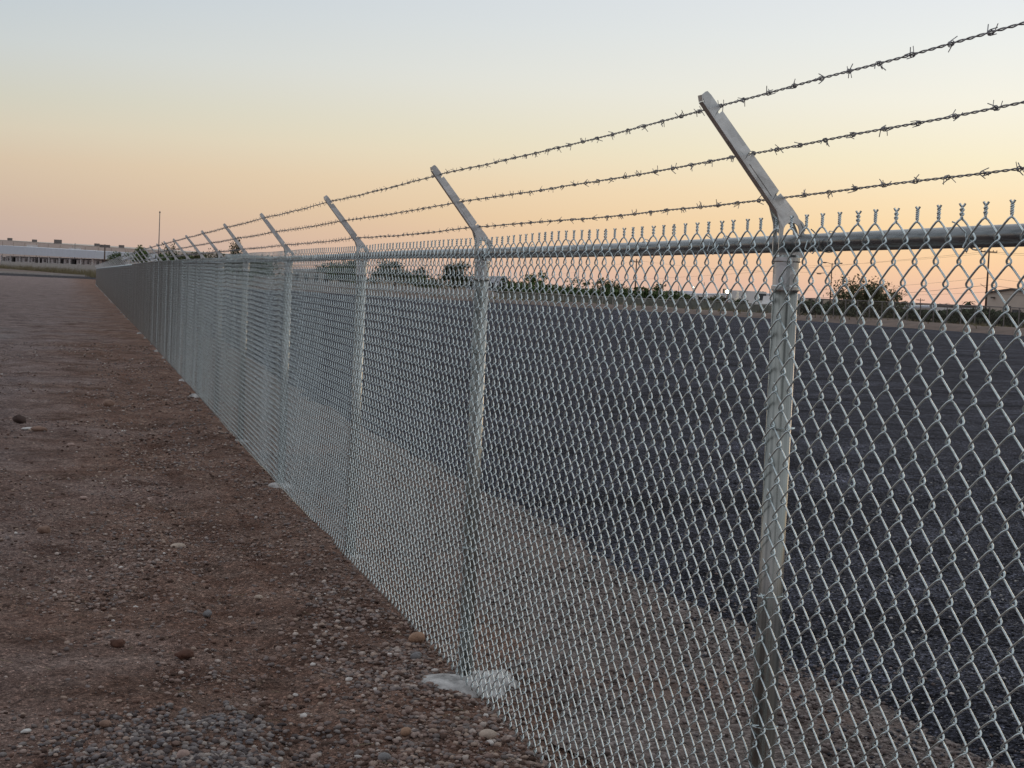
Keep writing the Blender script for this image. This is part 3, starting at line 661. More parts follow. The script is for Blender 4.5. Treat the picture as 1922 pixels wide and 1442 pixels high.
for y in POST_Y[1:5]:
    for z in (.25, .62, 1.0, 1.36): part('tie_wire', ME_PT, fence, (0, y, z+rnd.uniform(-.05, .05)), (0, rnd.uniform(-.1, .1), 0))
# barbed wire
def barb_me(seed):
    r = random.Random(seed); b = MB(); ps = []
    for sgn, x0 in ((1, -.003), (-1, .003)):
        a0 = r.uniform(0, 2*PI); pts = []
        ca, sa = math.cos(a0), math.sin(a0); L = r.uniform(.010, .015)
        pts.append((ca*.0045-sa*-L, x0-.004*sgn+r.uniform(-.006, .006), sa*.0045+ca*-L))
        for i in range(13):
            a = a0+i*2*PI*1.5/12+(0 if i else 0); pts.append((.0045*math.cos(a), x0+sgn*.0007*i, .0045*math.sin(a)))
        a = a0+1.5*2*PI; ca, sa = math.cos(a), math.sin(a); L = r.uniform(.010, .016)
        pts.append((ca*.0045-sa*L, x0+sgn*.012+r.uniform(-.006, .006), sa*.0045+ca*L)); ps.append(pts)
    V, F = sweep(ps, .00095, 4); me = bpy.data.meshes.new('barb'); me.from_pydata([tuple(v) for v in V], [], [tuple(f) for f in F]); me.materials.append(M_BARB); me.update(); return me
BM_ = [barb_me(s) for s in range(8)]
def strand_pos(i, y):
    q, v = STRAND[i]; py = np.array(POST_Y); j = np.clip(np.searchsorted(py, y)-1, 0, len(py)-2); t = (y-py[j])/(py[j+1]-py[j])
    sag = -.006*4*t*(1-t)*(.7+.5*_h(j, j*0+i, 3)); wob = .004*(vn(y*3, y*0+i, 240+i)-.5)
    return np.stack([fx(y)-q+wob, y, fz(y)+PH+v+sag+wob+.016*np.clip(3.53-y, 0, 4)], -1)
for i in range(3):
    ys_ = np.arange(.3, 20, .0065); c = strand_pos(i, ys_); a = ys_*2*PI/.062
    off = np.stack([np.cos(a), a*0, np.sin(a)], -1)*.00165
    V1, F1 = sweep([c+off, c-off], .00135, 5)
    ys2 = np.arange(20, END_Y, .75); V2, F2 = sweep([strand_pos(i, ys2)], .0026, 4)
    st = mesh_np('barbed_wire', np.concatenate([V1, V2]), np.concatenate([F1, F2+len(V1)]), M_BARB, fence, smooth=True)
    yb = .4+.04*i
    far = []
    while yb < 75:
        c = strand_pos(i, np.array([yb]))[0]
        if 2.3 < yb < 9.41: part('barb', rnd.choice(BM_), st, tuple(c), (rnd.gauss(0, .15), rnd.uniform(0, 6.28), rnd.gauss(0, .2)))
        else:
            for a in (rnd.uniform(0, PI),):
                for q in range(2):
                    a2 = a+q*1.2+rnd.uniform(-.3, .3); L = .017; dy = rnd.uniform(-.008, .008)
                    far.append([(c[0]-math.cos(a2)*L, c[1]-dy+q*.006, c[2]-math.sin(a2)*L), (c[0], c[1]+q*.006, c[2]), (c[0]+math.cos(a2)*L, c[1]+dy+q*.006, c[2]+math.sin(a2)*L)])
        yb += .127*rnd.uniform(.93, 1.07)
    V, F = sweep(far, np.array([.0011, .0026, .0011]), 3); bb = mesh_np('barbs', V, F, M_BARB, st); bb['kind'] = 'stuff'

# ------------------------------------------------------------------ vegetation
def crown(name, c, rx, ry, rz, n, leaf, mat, parent, clumps=14, droop=0.0, hollow=.25):
    cs = []
    for _ in range(clumps):
        a = rnd.uniform(0, 2*PI); e = math.asin(rnd.uniform(-.8, 1)); k = rnd.uniform(hollow, 1.0)
        cs.append((k*math.cos(a)*math.cos(e), k*math.sin(a)*math.cos(e), k*math.sin(e), rnd.uniform(.16, .40)))
    idx = NR.randint(0, clumps, n); C_ = np.array(cs)[idx]
    P_ = C_[:, :3]+NR.randn(n, 3)*C_[:, 3:4]*.55
    P_ = P_*np.array([rx, ry, rz])*1.08; P_[:, 2] -= droop*NR.rand(n)**2
    P_ += np.array(c); P_[:, 2] = np.maximum(P_[:, 2], c[2]-rz*1.02)
    A = NR.randn(n, 3); A /= np.linalg.norm(A, axis=1, keepdims=True); B = np.cross(A, NR.randn(n, 3)); B /= np.linalg.norm(B, axis=1, keepdims=True)
    s = leaf*(.6+.8*NR.rand(n, 1)); V = np.stack([P_-A*s, P_+B*s*.45, P_+A*s, P_-B*s*.45], 1)
    F = np.arange(n*4).reshape(n, 4)
    return mesh_np(name, V.reshape(-1, 3), F, mat, parent)
def tree(px, py_top, px_w, D, label, mat, gz=0.0, kind='tree', n=1100, leaf=None, trunk_h=.35, group='trees and shrubs beyond the lot', droop=0.0, clumps=14):
    """a tree standing D metres out whose crown shows px_w wide and whose top shows at (px, py_top)"""
    top = at(px, py_top, D); w = px_w*1.18/FPX*D; H = top[2]-gz
    e = empty({'tree': 'tree', 'shrub': 'shrub'}[kind], (top[0], top[1], gz), label, kind, group)
    rz = H*(1-trunk_h)/2; leaf = leaf or max(.10, .045*min(w, H*1.3))
    crown('crown', (0, 0, H-rz), w/2, w/2*.9, rz, n, leaf, mat, e, clumps, droop)
    b = MB(); r0_ = max(.04, H*.022)
    b.tube([(0, 0, -.1), (.03*H, .01*H, H*trunk_h*.8), (0, 0, H*.62)], [r0_, r0_*.75, r0_*.3], 7)
    for k in range(4):
        a = rnd.uniform(0, 2*PI); b.tube([(.02*H, 0, H*(trunk_h*.7+.04*k)), (math.cos(a)*w*.16, math.sin(a)*w*.16, H*(.45+.05*k)), (math.cos(a)*w*.3, math.sin(a)*w*.3, H*(.62+.06*k))], [r0_*.5, r0_*.35, r0_*.15], 5)
    b.build('trunk' if kind == 'tree' else 'stem', M_BARK, e, smooth=True)
    return e
def palm(px, py_top, D, label, gz=0.0, w=2.4):
    top = at(px, py_top, D); H = top[2]-gz-w*.28
    e = empty('palm_tree', (top[0], top[1], gz), label, 'palm tree', 'distant palm trees')
    MB().tube([(0, 0, -.1), (.1, 0, H*.5), (0, 0, H)], [.26, .2, .17], 7).build('trunk', M_BARK, e, smooth=True)
    V = []; F = []
    for k in range(22):
        a = 2*PI*k/22+rnd.uniform(-.1, .1); up = rnd.uniform(-.3, .75); L = w*.5*rnd.uniform(.85, 1.15); prev = None
        for s in range(4):
            t = s/3; x = L*t; z = L*(up*t*1.3-1.0*t*t*.75); wd = (.16*math.sin(PI*(.12+.8*t)))*w*.5
            ca, sa = math.cos(a), math.sin(a); V += [(x*ca-wd*sa, x*sa+wd*ca, H+z-.05), (x*ca+wd*sa, x*sa-wd*ca, H+z-.05)]
            if s: o = len(V)-4; F.append((o, o+1, o+3, o+2))
    mesh_np('crown', V, F, M_LEAFD, e); return e
TR = [(220, 476, 26, 300, 'dark green bushy tree at the far end of the fence beside the block wall', M_LEAF, 'tree', .2),
 (262, 466, 34, 262, 'bright green leafy tree behind the end of the fence left of the tall mast', M_LEAFG, 'tree', .35),
 (340, 469, 60, 240, 'wide low mass of dark green shrub right of the tall mast', M_LEAF, 'shrub', .05),
 (375, 473, 46, 232, 'grey green shrub behind the arms of the fence beside the wide dark shrub', M_LEAFO, 'shrub', .05),
 (404, 467, 44, 225, 'spiky olive shrub showing above the rail left of the dark pointed tree', M_LEAFO, 'shrub', .05),
 (490, 484, 60, 215, 'low green bush hidden behind the mesh right of the dark pointed tree', M_LEAF, 'shrub', .05),
 (640, 488, 78, 205, 'round green tree seen through the mesh left of the third post', M_LEAF, 'tree', .2),
 (742, 487, 86, 200, 'large dark green tree seen through the mesh right of the third post', M_LEAFD, 'tree', .15),
 (795, 517, 66, 198, 'low green shrub joining the two large trees between second and third posts', M_LEAF, 'shrub', .05),
 (853, 492, 58, 196, 'round dark tree just left of the second post', M_LEAFD, 'tree', .2),
 (958, 524, 46, 192, 'low dark bush just right of the second post', M_LEAFD, 'shrub', .05),
 (1008, 511, 46, 182, 'upright green tree with a ragged top between second post and white mast', M_LEAFG, 'tree', .15),
 (1080, 530, 66, 176, 'wide dark bush behind the thin white mast', M_LEAF, 'shrub', .05),
 (1146, 525, 50, 172, 'rounded green bush left of the crossarm pole', M_LEAF, 'shrub', .05),
 (1228, 537, 50, 168, 'green bush right of the crossarm pole', M_LEAF, 'shrub', .05),
 (1292, 553, 34, 164, 'dull brown bush below the small floodlight', M_LEAFO, 'shrub', .05),
 (1345, 556, 44, 160, 'olive bush just left of the brightest floodlight', M_LEAFO, 'shrub', .05),
 (1392, 560, 34, 158, 'small dark bush below the floodlight pair', M_LEAFD, 'shrub', .05),
 (1625, 527, 118, 122, 'broad feathery mesquite bush right of the nearest post', M_LEAFO, 'shrub', .12)]
for px, py, w, D, lab, mt, kd, th in TR:
    tree(px, py, w, D, lab, mt, gz=-.1, kind=kd, trunk_h=th, n=5600 if w > 100 else 1900, leaf=.12 if w > 100 else None, clumps=46 if w > 100 else 24)
tree(445, 445, 32, 210, 'dark pointed tree rising above the fence between the fourth and sixth arms', M_LEAFD, gz=-.1, trunk_h=.15, n=1500)
tree(319, 454, 34, 255, 'drooping grey eucalyptus right of the tall mast', M_LEAFD, gz=-.1, trunk_h=.4, droop=1.2, n=700)
for px, py, lab in ((1522, 557, 'shorter palm right behind the nearest post'), (1541, 559, 'middle palm of the three left of the street light'), (1556, 562, 'small palm touching the street light pole'),
                    (1684, 563, 'left palm of the cluster right of the mesquite bush'), (1697, 562, 'centre palm of the cluster right of the mesquite bush'), (1713, 564, 'right palm of the cluster beside the mesquite bush'),
                    (1765, 567, 'low palm left of the lone tall palm'), (1776, 567, 'low palm next to the lone tall palm')):
    palm(px, py, 420, lab, gz=-.3, w=2.1)
palm(1819, 560, 330, 'lone taller palm left of the beige building', gz=-.3, w=3.2)
# hedge and screened fence beyond the lot on the right
def run_pts(a, b, n): return [(a[0]+(b[0]-a[0])*i/n, a[1]+(b[1]-a[1])*i/n) for i in range(n+1)]
def gp(px, D, z=0.0): p = at(px, 600, D); return (p[0], p[1])
def hedge(pa, pb, Da, Db, h, label, n=5200, mt=M_LEAFD):
    a = gp(pa, Da); b = gp(pb, Db); L = math.hypot(b[0]-a[0], b[1]-a[1]); t = NR.rand(n); w = NR.randn(n)*.5
    hh = h*(.55+.6*fbm(t*L*.35, t*0, 3, 310)); Pz = NR.rand(n)**.7*hh
    dx, dy = (b[0]-a[0])/L, (b[1]-a[1])/L
    P_ = np.stack([a[0]+dx*L*t-dy*w, a[1]+dy*L*t+dx*w, Pz+.1], 1)
    A = NR.randn(n, 3); A /= np.linalg.norm(A, axis=1, keepdims=True); B = np.cross(A, NR.randn(n, 3)); B /= np.linalg.norm(B, axis=1, keepdims=True)
    s = (.17 if h < 3 else .3)*(.6+.8*NR.rand(n, 1)); V = np.stack([P_-A*s, P_+B*s*.5, P_+A*s, P_-B*s*.5], 1)
    return tag(mesh_np('hedge', V.reshape(-1, 3), np.arange(n*4).reshape(n, 4), mt), label, 'hedge')
hedge(1500, 1990, 138, 116, 1.35, 'long dark green hedge behind the far fence below the beige building', 7500)
hedge(950, 1290, 182, 164, 1.9, 'dark green hedge behind the pale screened fence right of the second post', 4500, M_LEAF)
hedge(296, 478, 262, 228, 4.0, 'tall ragged green hedge showing above the far half of the fence', 5200, M_LEAF)
def far_fence(pa, pb, Da, Db, h, n, label, panel=None, post_m=M_POLE, z=.35):
    a = gp(pa, Da); b = gp(pb, Db); P_ = run_pts(a, b, n); e = empty('boundary_fence', (a[0], a[1], z), label, 'fence')
    ang = math.atan2(b[1]-a[1], b[0]-a[0]); me = me_from(MB().tube([(0, 0, -.4), (0, 0, h)], .04, 6), 'post', post_m)
    for p in P_: part('post', me, e, (p[0]-a[0], p[1]-a[1], 0))
    MB().tube([(0, 0, h), (b[0]-a[0], b[1]-a[1], h)], .03, 6).build('rail', post_m, e)
    L = math.hypot(P_[1][0]-P_[0][0], P_[1][1]-P_[0][1])
    if panel:
        pm = me_from(MB().box((L/2, 0, h/2-.02), (L-.12, .015, h-.1)), 'screen_panel', panel)
        for p in P_[:-1]: part('screen_panel', pm, e, (p[0]-a[0], p[1]-a[1], 0), (0, 0, ang))
    else:
        ps = []
        m = int(L*n/.16)
        for i in range(m):
            for s in (-1, 1):
                t0 = i/m; t1 = min(1, max(0, t0+s*.9/ (L*n)))
                ps.append([((b[0]-a[0])*t0, (b[1]-a[1])*t0, .05), ((b[0]-a[0])*t1, (b[1]-a[1])*t1, h)])
        V, F = sweep(ps, .006, 3); o = mesh_np('wire_netting', V, F, post_m, e); o['kind'] = 'stuff'
    return e
far_fence(1500, 2000, 122, 101, 1.35, 20, 'thin wire boundary fence on the berm in front of the dark hedge')
far_fence(935, 1270, 170, 150, .92, 18, 'boundary fence with pale posts and dull screen beyond the lot right of the second post', M_SCREEN, M_BLOCK, .05)
far_fence(1270, 1500, 150, 128, 1.0, 10, 'boundary fence with dark screen below the floodlights', M_SCREEN, M_POLE, .05)
# weeds on the berm and along the block wall
def weeds(name, pts, h, mt, label):
    V = []; F = []
    for x, y, z in pts:
        for _ in range(5):
            a = rnd.uniform(0, 2*PI); L = h*rnd.uniform(.4, 1.2); w = .03; dx, dy = math.cos(a)*L*.4, math.sin(a)*L*.4
            o = len(V); V += [(x-w, y, z), (x+w, y, z), (x+dx, y+dy, z+L)]; F.append((o, o+1, o+2))
    o = mesh_np(name, V, F, mt); return tag(o, label, 'weeds', kind='stuff')
pts = []
for _ in range(1400):
    i = rnd.randrange(len(EPd)); d = rnd.uniform(1.0, 8); q = offset_line(EPd, d)[i] if False else EPd[i]
    a = EPd[max(i-1, 0)]; b = EPd[min(i+1, len(EPd)-1)]; t = (b-a)/np.linalg.norm(b-a); pts.append((q[0]+t[1]*d+rnd.uniform(-.7, .7), q[1]-t[0]*d+rnd.uniform(-.7, .7), .28))
weeds('weeds', pts, .32, M_GRASS, 'dry weeds growing on the soil berm at the edge of the lot')

# ------------------------------------------------------------------ block walls and buildings on the left
def wall_run(pa, pb, Da, Db, z0, z1a, z1b, n, label, mat=M_BLOCK, thick=.25):
    a = gp(pa, Da); b = gp(pb, Db); P_ = run_pts(a, b, n); e = empty('block_wall', (a[0], a[1], z0), label, 'wall'); ang = math.atan2(b[1]-a[1], b[0]-a[0])
    for i in range(n):
        p, q = P_[i], P_[i+1]; L = math.hypot(q[0]-p[0], q[1]-p[1]); h = (z1a+(z1b-z1a)*(i+.5)/n)-z0
        c = ((p[0]+q[0])/2-a[0], (p[1]+q[1])/2-a[1], h/2)
        MB().box(c, (L-.4, thick, h), ang).build('wall_panel', mat, e)
        MB().box((p[0]-a[0], p[1]-a[1], h/2+.03), (.42, thick+.14, h+.06), ang).build('pilaster', mat, e)
    return e
wall_run(-40, 184, 640, 335, -.7, 1.92, 1.92, 10, 'long grey concrete block wall beyond the road at the left')
wall_run(186, 545, 333, 196, -.4, 1.55, 1.35, 22, 'grey block wall running behind the far half of the fence')
wall_run(548, 932, 195, 178, -.1, 1.08, .80, 16, 'pale low block wall beyond the lot below the large trees', simple('pale_block', (.44, .40, .37), .9, var=.1), .2)
pts = []
for _ in range(900):
    t = rnd.random(); p = gp(-30+210*t, 560-250*t+rnd.uniform(-30, -4)); pts.append((p[0], p[1], -.42))
weeds('weeds', pts, 1.5, M_GRASS, 'tall dry weeds along the foot of the far left block wall')
vb = [gp(-60, 560), gp(190, 322), gp(190, 300+32), gp(-60, 640)]
vg = MB(); 
Xa = []; 
ga = np.array([gp(-80+280*i/20, 640-(640-338)*i/20*1.0-4) for i in range(21)]); gb = np.array([(gx, 321.5) for gx in np.linspace(-60, 4.5, 21)])
T_ = np.linspace(0, 1, 6)[None, :, None]; G = ga[:, None, :]*(1-T_)+gb[:, None, :]*T_
grid_mesh('verge', G[:, :, 0], G[:, :, 1], zt(G[:, :, 0]*0, G[:, :, 1])+.01+.15*np.sin(PI*np.linspace(0, 1, 6))[None, :], M_BERM)
def quad_building(name, p0, p1, D0, D1, yt0, yt1, gz, depth, label, mat, roof_mat):
    a = gp(p0, D0); b = gp(p1, D1); za = at(p0, yt0, D0)[2]; zb = at(p1, yt1, D1)[2]
    e = empty(name, (a[0], a[1], gz), label, 'building'); dx, dy = b[0]-a[0], b[1]-a[1]; L = math.hypot(dx, dy); nx_, ny_ = -dy/L*depth, dx/L*depth
    h0, h1 = za-gz, zb-gz
    V = [(0, 0, 0), (dx, dy, 0), (dx+nx_, dy+ny_, 0), (nx_, ny_, 0), (0, 0, h0), (dx, dy, h1), (dx+nx_, dy+ny_, h1), (nx_, ny_, h0)]
    mesh_np('wall', V, [(0, 1, 5, 4), (1, 2, 6, 5), (2, 3, 7, 6), (3, 0, 4, 7), (0, 3, 2, 1)], mat, e)
    V2 = [(v[0], v[1], v[2]+.02) for v in V[4:]]; V2 += [(v[0], v[1], v[2]+.35) for v in V[4:]]
    mesh_np('roof', V2, [(0, 3, 2, 1), (4, 5, 6, 7), (0, 1, 5, 4), (1, 2, 6, 5), (2, 3, 7, 6), (3, 0, 4, 7)], roof_mat, e)
    return e, (dx, dy, L, h0, h1)
wh, (dx, dy, L, h0, h1) = quad_building('warehouse', -30, 300, 760, 640, 450, 472, -.5, 60, 'long flat roofed tan warehouse behind the low white building', M_TAN, M_TAN2)
for t in (.155, .31, .45, .67, .80):
    s = 1.6 if t != .45 else 2.4
    MB().box((dx*t-3*0, dy*t+4, h0+(h1-h0)*t+.35+s*.375), (s*1.4, 2.5, s*.75)).build('roof_unit', M_POLE, wh)
ang = math.atan2(dy, dx)
for t in (.30, .55): MB().box((dx*t+dy/L*.15, dy*t-dx/L*.15, h0+(h1-h0)*t-2.6), (11, .2, 3.2), ang).build('wall_panel', M_WHITE2, wh)
for t in np.linspace(.04, .96, 14): MB().box((dx*t+dy/L*.1, dy*t-dx/L*.1, (h0+(h1-h0)*t)/2), (.3, .16, h0+(h1-h0)*t-.3), ang).build('wall_joint', M_TAN2, wh)
# low white building with an open loading front
a = gp(-30, 600); b = gp(193, 505); dx, dy = b[0]-a[0], b[1]-a[1]; L = math.hypot(dx, dy); ang = math.atan2(dy, dx)
lb = empty('loading_building', (a[0], a[1], -.5), 'low building with a long white fascia over a row of loading bays at the left', 'building')
def along(t, off=0.0): return (dx*t+dy/L*off, dy*t-dx/L*off)
zt0 = at(-30, 459, 600)[2]+.5; zb0 = at(-30, 474.5, 600)[2]+.5; zt1 = at(193, 472, 505)[2]+.5; zb1 = at(193, 486, 505)[2]+.5
f0, f1_ = along(0, 3), along(1, 3); g0, g1_ = along(0, -18), along(1, -18)
V = [(*f0, zb0), (*f1_, zb1), (*f1_, zt1), (*f0, zt0), (*g0, zb0), (*g1_, zb1), (*g1_, zt1), (*g0, zt0)]
mesh_np('fascia', V, [(0, 1, 2, 3), (1, 5, 6, 2), (5, 4, 7, 6), (4, 0, 3, 7), (3, 2, 6, 7), (0, 4, 5, 1)], M_WHITE, lb)
MB().box((dx*.5+dy/L*-8, dy*.5-dx/L*-8, zb1/2-.05), (L-1, 1, zb1-.1), ang).build('wall', M_WHITE2, lb)
for i in range(12):
    p = along((i+.5)/12, 2.0); MB().box((p[0], p[1], zb1/2-.03), (.45, .45, zb1-.06), ang).build('pillar', M_WHITE2, lb)
for k, (t, w) in enumerate(((.05, .05), (.155, .045), (.20, .035), (.29, .045), (.355, .06), (.42, .035), (.52, .04), (.60, .055), (.70, .045), (.80, .045), (.86, .045), (.93, .05))):
    p = along(t, -1); hz = zb1*.45; e_ = MB().box((p[0], p[1], hz), (w*L, .5, hz*1.9), ang).build('loading_door', M_WHITE2, lb)
    p = along(t+w*.15, -.62); MB().box((p[0], p[1], zb1*.72), (w*L*.28, .2, 1.1), ang).build('window', M_GLASS, e_)
for t, w in ((.245, .018), (.475, .02), (.655, .035), (.755, .02)):
    p = along(t, -1); MB().box((p[0], p[1], zb1*.45), (w*L, .5, zb1*.85), ang).build('bay_shade_panel', M_DARK, lb)  # solid boxes, the shade of open bays put into their colour

# right hand buildings
D = 318; a = gp(1849, D); bgz = -.1
e = empty('metal_building', (a[0], a[1], bgz), 'beige metal building with a shallow gable at the far right edge', 'building')
b = gp(1945, D*.96); dx, dy = b[0]-a[0], b[1]-a[1]; L = math.hypot(dx, dy); nx_, ny_ = -dy/L*22, dx/L*22
hL = at(1849, 551, D)[2]-bgz; hP = at(1897, 545, D)[2]-bgz; hR = hL
V = [(0, 0, 0), (dx, dy, 0), (dx, dy, hR), (dx/2, dy/2, hP), (0, 0, hL)]; V += [(v[0]+nx_, v[1]+ny_, v[2]) for v in V]
mesh_np('wall', V, [(0, 1, 2, 3, 4), (9, 8, 7, 6, 5), (0, 4, 9, 5), (1, 6, 7, 2)], M_TAN2, e)
V = [(-.3*dx/L, 0, hL+.02), (dx/2, dy/2, hP+.02), (dx, dy, hR+.02)]; k = -.02
V = [(x-nx_*.02, y-ny_*.02, z) for x, y, z in V]+[(x+nx_, y+ny_, z) for x, y, z in V]+[(x-nx_*.02, y-ny_*.02, z+.3) for x, y, z in V]+[(x+nx_, y+ny_, z+.3) for x, y, z in V]
mesh_np('roof', V, [(6, 7, 10, 9), (7, 8, 11, 10), (0, 1, 7, 6), (1, 2, 8, 7), (0, 3, 4, 1), (1, 4, 5, 2), (0, 6, 9, 3), (2, 5, 11, 8)], M_TRIM, e)
ang = math.atan2(dy, dx)
for t, w, h, z in ((.43, 1.9, 1.7, 1.25), (.62, 2.2, 1.1, .9), (.88, 2.0, 2.4, 1.2)):
    wd = MB().box((dx*t+dy/L*.12, dy*t-dx/L*.12, z), (w, .2, h), ang).build('window', M_TRIM, e); MB().box((dx*t+dy/L*.25, dy*t-dx/L*.25, z), (w-.3, .1, h-.3), ang).build('pane', M_GLASS, wd)
lmp = MB().box((dx*.16+dy/L*.4, dy*.16-dx/L*.4, 3.6), (.5, .7, .3), ang).build('wall_lamp', M_TRIM, e)
def shed(px0, px1, D, yt, gz, depth, label, mat, roof=M_TRIM, doors=0):
    e, (dx, dy, L, h0, h1) = quad_building('shed', px0, px1, D, D, yt, yt, gz, depth, label, mat, roof); ang = math.atan2(dy, dx)
    for i in range(doors):
        t = (i+.5)/doors; MB().box((dx*t+dy/L*.1, dy*t-dx/L*.1, h0*.42), (L/doors*.4, .15, h0*.55), ang).build('door', M_DARK, e)
    return e
shed(1782, 1846, 250, 578, -.1, 8, 'low pale shed with a dark roof left of the beige building', M_WHITE2, M_TRIM, 4)
shed(1506, 1562, 300, 576, -.1, 12, 'low pale industrial shed right behind the nearest post', M_WHITE2, M_TAN2, 3)
shed(1695, 1780, 330, 578, -.1, 14, 'long low grey shed behind the hedge right of the mesquite bush', M_BLOCK, M_WHITE, 6)
shed(872, 948, 420, 521, -.2, 20, 'pale blue grey warehouse seen behind the second post', M_WHITE, M_WHITE, 4)
shed(1168, 1300, 460, 549, -.2, 25, 'long pale industrial building on the horizon left of the small floodlight', M_WHITE2, M_WHITE, 7)
shed(1302, 1500, 440, 554, -.2, 25, 'long pale industrial building on the horizon behind the floodlights', M_WHITE2, M_WHITE, 9)
shed(545, 618, 430, 507, -.2, 20, 'grey warehouse seen through the mesh left of the round green tree', M_BLOCK, M_WHITE, 4)

# ------------------------------------------------------------------ poles, lamps, power lines
def pole(name, px, yt, D, gz, r, label, cat, mat, sides=8):
    p = at(px, yt, D); H = p[2]-gz; e = empty(name, (p[0], p[1], gz), label, cat)
    MB().tube([(0, 0, -.2), (0, 0, H)], [r, r*.6], sides).build('shaft', mat, e, smooth=True); return e, H
rt = np.array([_r0[0], _r0[1]])
def lamp_head(e, x, H, lit=False, s=1.0):
    h = MB().box((rt[0]*x, rt[1]*x, H), (.75*s, .4*s, .16*s), -YAW).build('lamp_head', M_TRIM, e)
    MB().box((rt[0]*x, rt[1]*x, H-.1*s), (.55*s, .3*s, .05*s), -YAW).build('lens', M_LAMP if lit else M_GLASS, h)
e, H = pole('lamp_mast', 300, 400, 300, -.4, .12, 'tall thin mast standing far behind the left end of the fence', 'lamp post', M_POLE); MB().lathe([(.12, 0), (.16, .15), (.05, .35)], (0, 0, H), 8).build('beacon', M_POLE, e)
e, H = pole('utility_pole', 197, 459, 470, -.5, .28, 'short dark pole at the right end of the low white building', 'utility pole', M_WOOD)
MB().box((0, 0, H-.5), (3, .5, .8)).build('transformer', M_POLE, e)
e, H = pole('mast', 141, 456.5, 560, -.5, .18, 'thin dark pipe standing above the low white building', 'pole', M_POLE)
e, H = pole('mast', 1088, 470, 190, -.1, .07, 'thin white mast rising behind the wide dark bush', 'pole', M_WHITE2)
def cross_pole(px, yt, D, label, arm=2.6, down=.5, r=.16):
    e, H = pole('utility_pole', px, yt, D, -.1, r, label, 'utility pole', M_WOOD)
    MB().box((0, 0, H-down), (arm, .14, .16), -YAW+.1).build('crossarm', M_WOOD, e)
    for k in (-.46, -.25, .25, .46): MB().lathe([(.05, 0), (.07, .08), (.04, .18)], (rt[0]*arm*k, rt[1]*arm*k, H-down+.08), 6).build('insulator', M_POLE, e)
    return e, H
e, H = cross_pole(1195, 486, 260, 'wooden utility pole with a crossarm left of the small floodlight', 1.8)
e, H = cross_pole(1857, 466, 210, 'tall wooden utility pole with a crossarm left of the beige building', 2.2)
MB().tube([(0, 0, H*.44), (rt[0]*-.9, rt[1]*-.9, H*.50)], .03, 5).build('service_bracket', M_POLE, e)
e, H = cross_pole(1728, 560, 420, 'small distant utility pole right of the palm cluster', 2.2)
for px, yt, D, lab in ((1245, 525, 430, 'thin far pole left of the small floodlight'), (1274, 536, 430, 'thin far pole just left of the small floodlight'), (1322, 530, 420, 'thin far pole just right of the small floodlight'),
                       (1352, 545, 420, 'thin far pole left of the brightest floodlight'), (1395, 540, 420, 'thin far pole between the two bright floodlights'), (1445, 541, 420, 'thin far pole just left of the nearest post')):
    pole('mast', px, yt, D, -.2, .12, lab, 'pole', M_POLE, 6)
e, H = pole('street_light', 1562, 494, 190, -.1, .09, 'double headed street light right of the nearest post', 'street light', M_WOOD)
for s in (-1, 1):
    MB().tube([(0, 0, H-.15), (rt[0]*s*.5, rt[1]*s*.5, H+.02), (rt[0]*s*.85, rt[1]*s*.85, H+.05)], .035, 5).build('lamp_arm', M_POLE, e); lamp_head(e, s*.95, H+.03, s=.7)
MB().tube([(0, 0, H*.74), (rt[0]*-.7, rt[1]*-.7, H*.80), (rt[0]*-1.4, rt[1]*-1.4, H*.79)], .03, 5).build('lamp_arm', M_POLE, e); lamp_head(e, -1.5, H*.785, s=.7)
for px, yt, D, sz, lab in ((1365, 549, 170, 1.0, 'brightest lit floodlight on a pole left of the nearest post'), (1427, 552, 175, .8, 'lit floodlight on a pole just left of the nearest post'),
                           (1301, 540, 260, .55, 'small lit floodlight left of the brightest floodlight'), (1568, 556, 200, .8, 'lit floodlight beside the double headed street light'), (943, 517, 330, .5, 'tiny lit lamp above the pale warehouse')):
    p = at(px, yt, D); e, H = pole('floodlight', px, yt, D, -.1, .06, lab, 'floodlight', M_POLE)
    h = MB().box((0, 0, H+.12*sz), (.9*sz, .35*sz, .5*sz), -YAW+.2).build('lamp_head', M_TRIM, e)
    MB().lathe([(.02*sz, -.17*sz), (.16*sz, -.13*sz), (.24*sz, 0), (.17*sz, .13*sz), (.02*sz, .17*sz)], (-.25*sz*math.sin(YAW), -.25*sz*math.cos(YAW), H+.08*sz), 12).build('lens', M_LAMP, h, smooth=True)
def power_line(pts, r, label):
    A = []
    for (x0, y0, D0), (x1, y1, D1) in zip(pts[:-1], pts[1:]):
        a = at(x0, y0, D0); b = at(x1, y1, D1)
        for i in range(12): t = i/12; q = a+(b-a)*t; q[2] -= 4*t*(1-t)*.45; A.append(q)
    A.append(at(*pts[-1])); V, F = sweep([A], r, 4); return tag(mesh_np('power_line', V, F, M_TRIM), label, 'power line', 'power lines between the utility poles')
power_line([(1150, 527, 330), (1857, 472, 210), (2050, 466, 180)], .014, 'highest power line running to the crossarm of the tall pole')
power_line([(1450, 500, 330), (1860, 475, 211), (2050, 470, 180)], .012, 'power line just under the highest one at the tall pole')
power_line([(1480, 545, 320), (1857, 521, 212), (2050, 528, 180)], .014, 'middle power line crossing behind the mesquite bush')
power_line([(1480, 560, 320), (1858, 535, 212), (2050, 540, 180)], .022, 'thick lower cable on the tall pole')
power_line([(1560, 550, 320), (1858, 548, 212), (2050, 552, 180)], .014, 'lowest cable on the tall pole above the beige building')
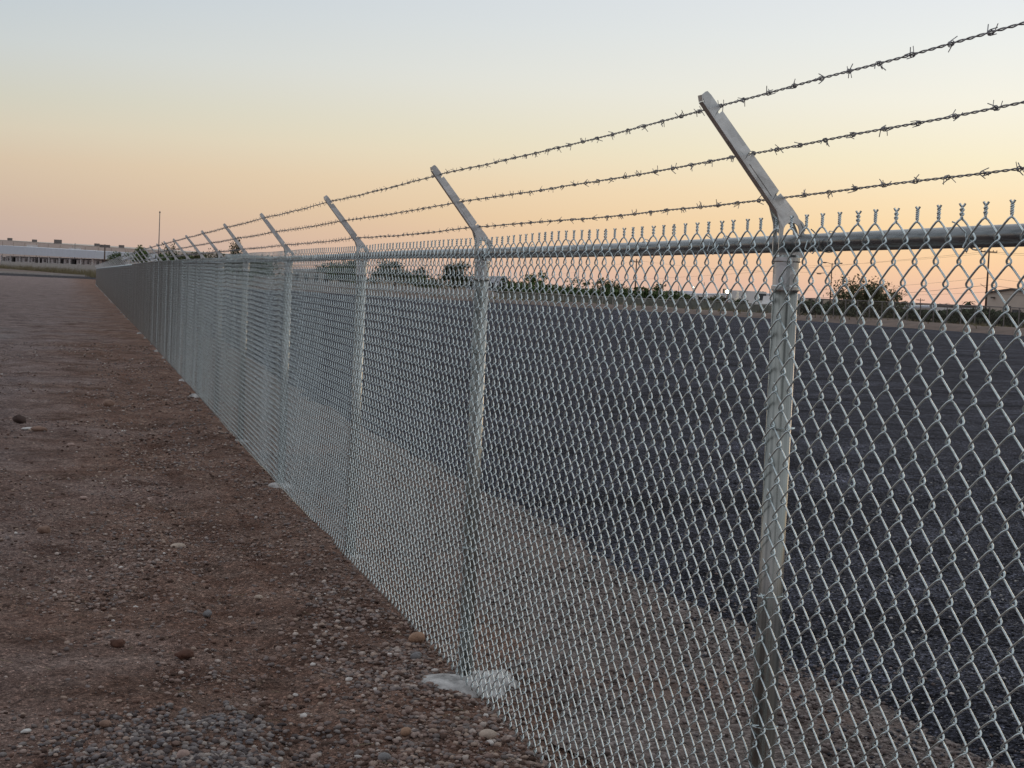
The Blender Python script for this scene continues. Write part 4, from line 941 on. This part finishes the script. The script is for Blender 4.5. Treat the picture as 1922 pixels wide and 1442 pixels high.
power_line([(1000, 520, 400), (1195, 489, 260), (1562, 512, 190)], .010, 'power line running from the left crossarm pole to the street light')
# parked vehicles far off
def car(px, yb, D, rz, label, paint, kind='van'):
    p = at(px, yb, D); e = empty('parked_'+kind, (p[0], p[1], .0), label, kind, 'vehicles parked beyond the far fence', rz)
    L_, h, hc = (5.2, 1.0, 2.2) if kind == 'van' else (5.4, .95, 1.75)
    prof = [(-L_/2, .35), (L_/2, .35), (L_/2, h), (L_*.30, h+.08), (L_*.20, hc), (-L_/2+.1 if kind == 'van' else -L_*.05, hc), (-L_/2 if kind == 'van' else -L_*.08, h+.05), (-L_/2, h)]
    m = len(prof); V = [(x, y, z) for y in (-.92, .92) for x, z in prof]
    mesh_np('body', V, [tuple(range(m))[::-1], tuple(range(m, 2*m))]+[(i, (i+1) % m, m+(i+1) % m, m+i) for i in range(m)], paint, e)
    for y in (-.93, .93):
        for x0, x1 in ((L_*.0, L_*.2),): MB().box(((x0+x1)/2, y, (h+hc)/2+.02), (x1-x0, .03, (hc-h)*.6)).build('window', M_GLASS, e)
    V = [(L_*.305, -.8, h+.12), (L_*.305, .8, h+.12), (L_*.21, .8, hc-.08), (L_*.21, -.8, hc-.08)]; V = V+[(v[0]+.03, v[1], v[2]+.02) for v in V]
    mesh_np('windscreen', V, [(0, 3, 2, 1), (4, 5, 6, 7), (0, 1, 5, 4), (1, 2, 6, 5), (2, 3, 7, 6), (3, 0, 4, 7)], M_GLASS, e)
    for x in (-L_*.32, L_*.32):
        for y in (-.85, .85): MB().tube([(x, y-.11, .36), (x, y+.11, .36)], .36, 12).build('wheel', M_TYRE, e)
    return e
car(1412, 583, 172, .2, 'white van parked below the floodlight pair', M_WHITE2, 'van')
car(1447, 588, 165, .4, 'white pickup truck parked just left of the nearest post', M_WHITE2, 'truck')
car(1403, 576, 200, .1, 'red van parked behind the white van', M_RED, 'van')
#print('wires', nw, 'objects', len(bpy.data.objects), 'tris', sum(len(m.loop_triangles) if False else sum(1 for _ in ()) for m in ()) )
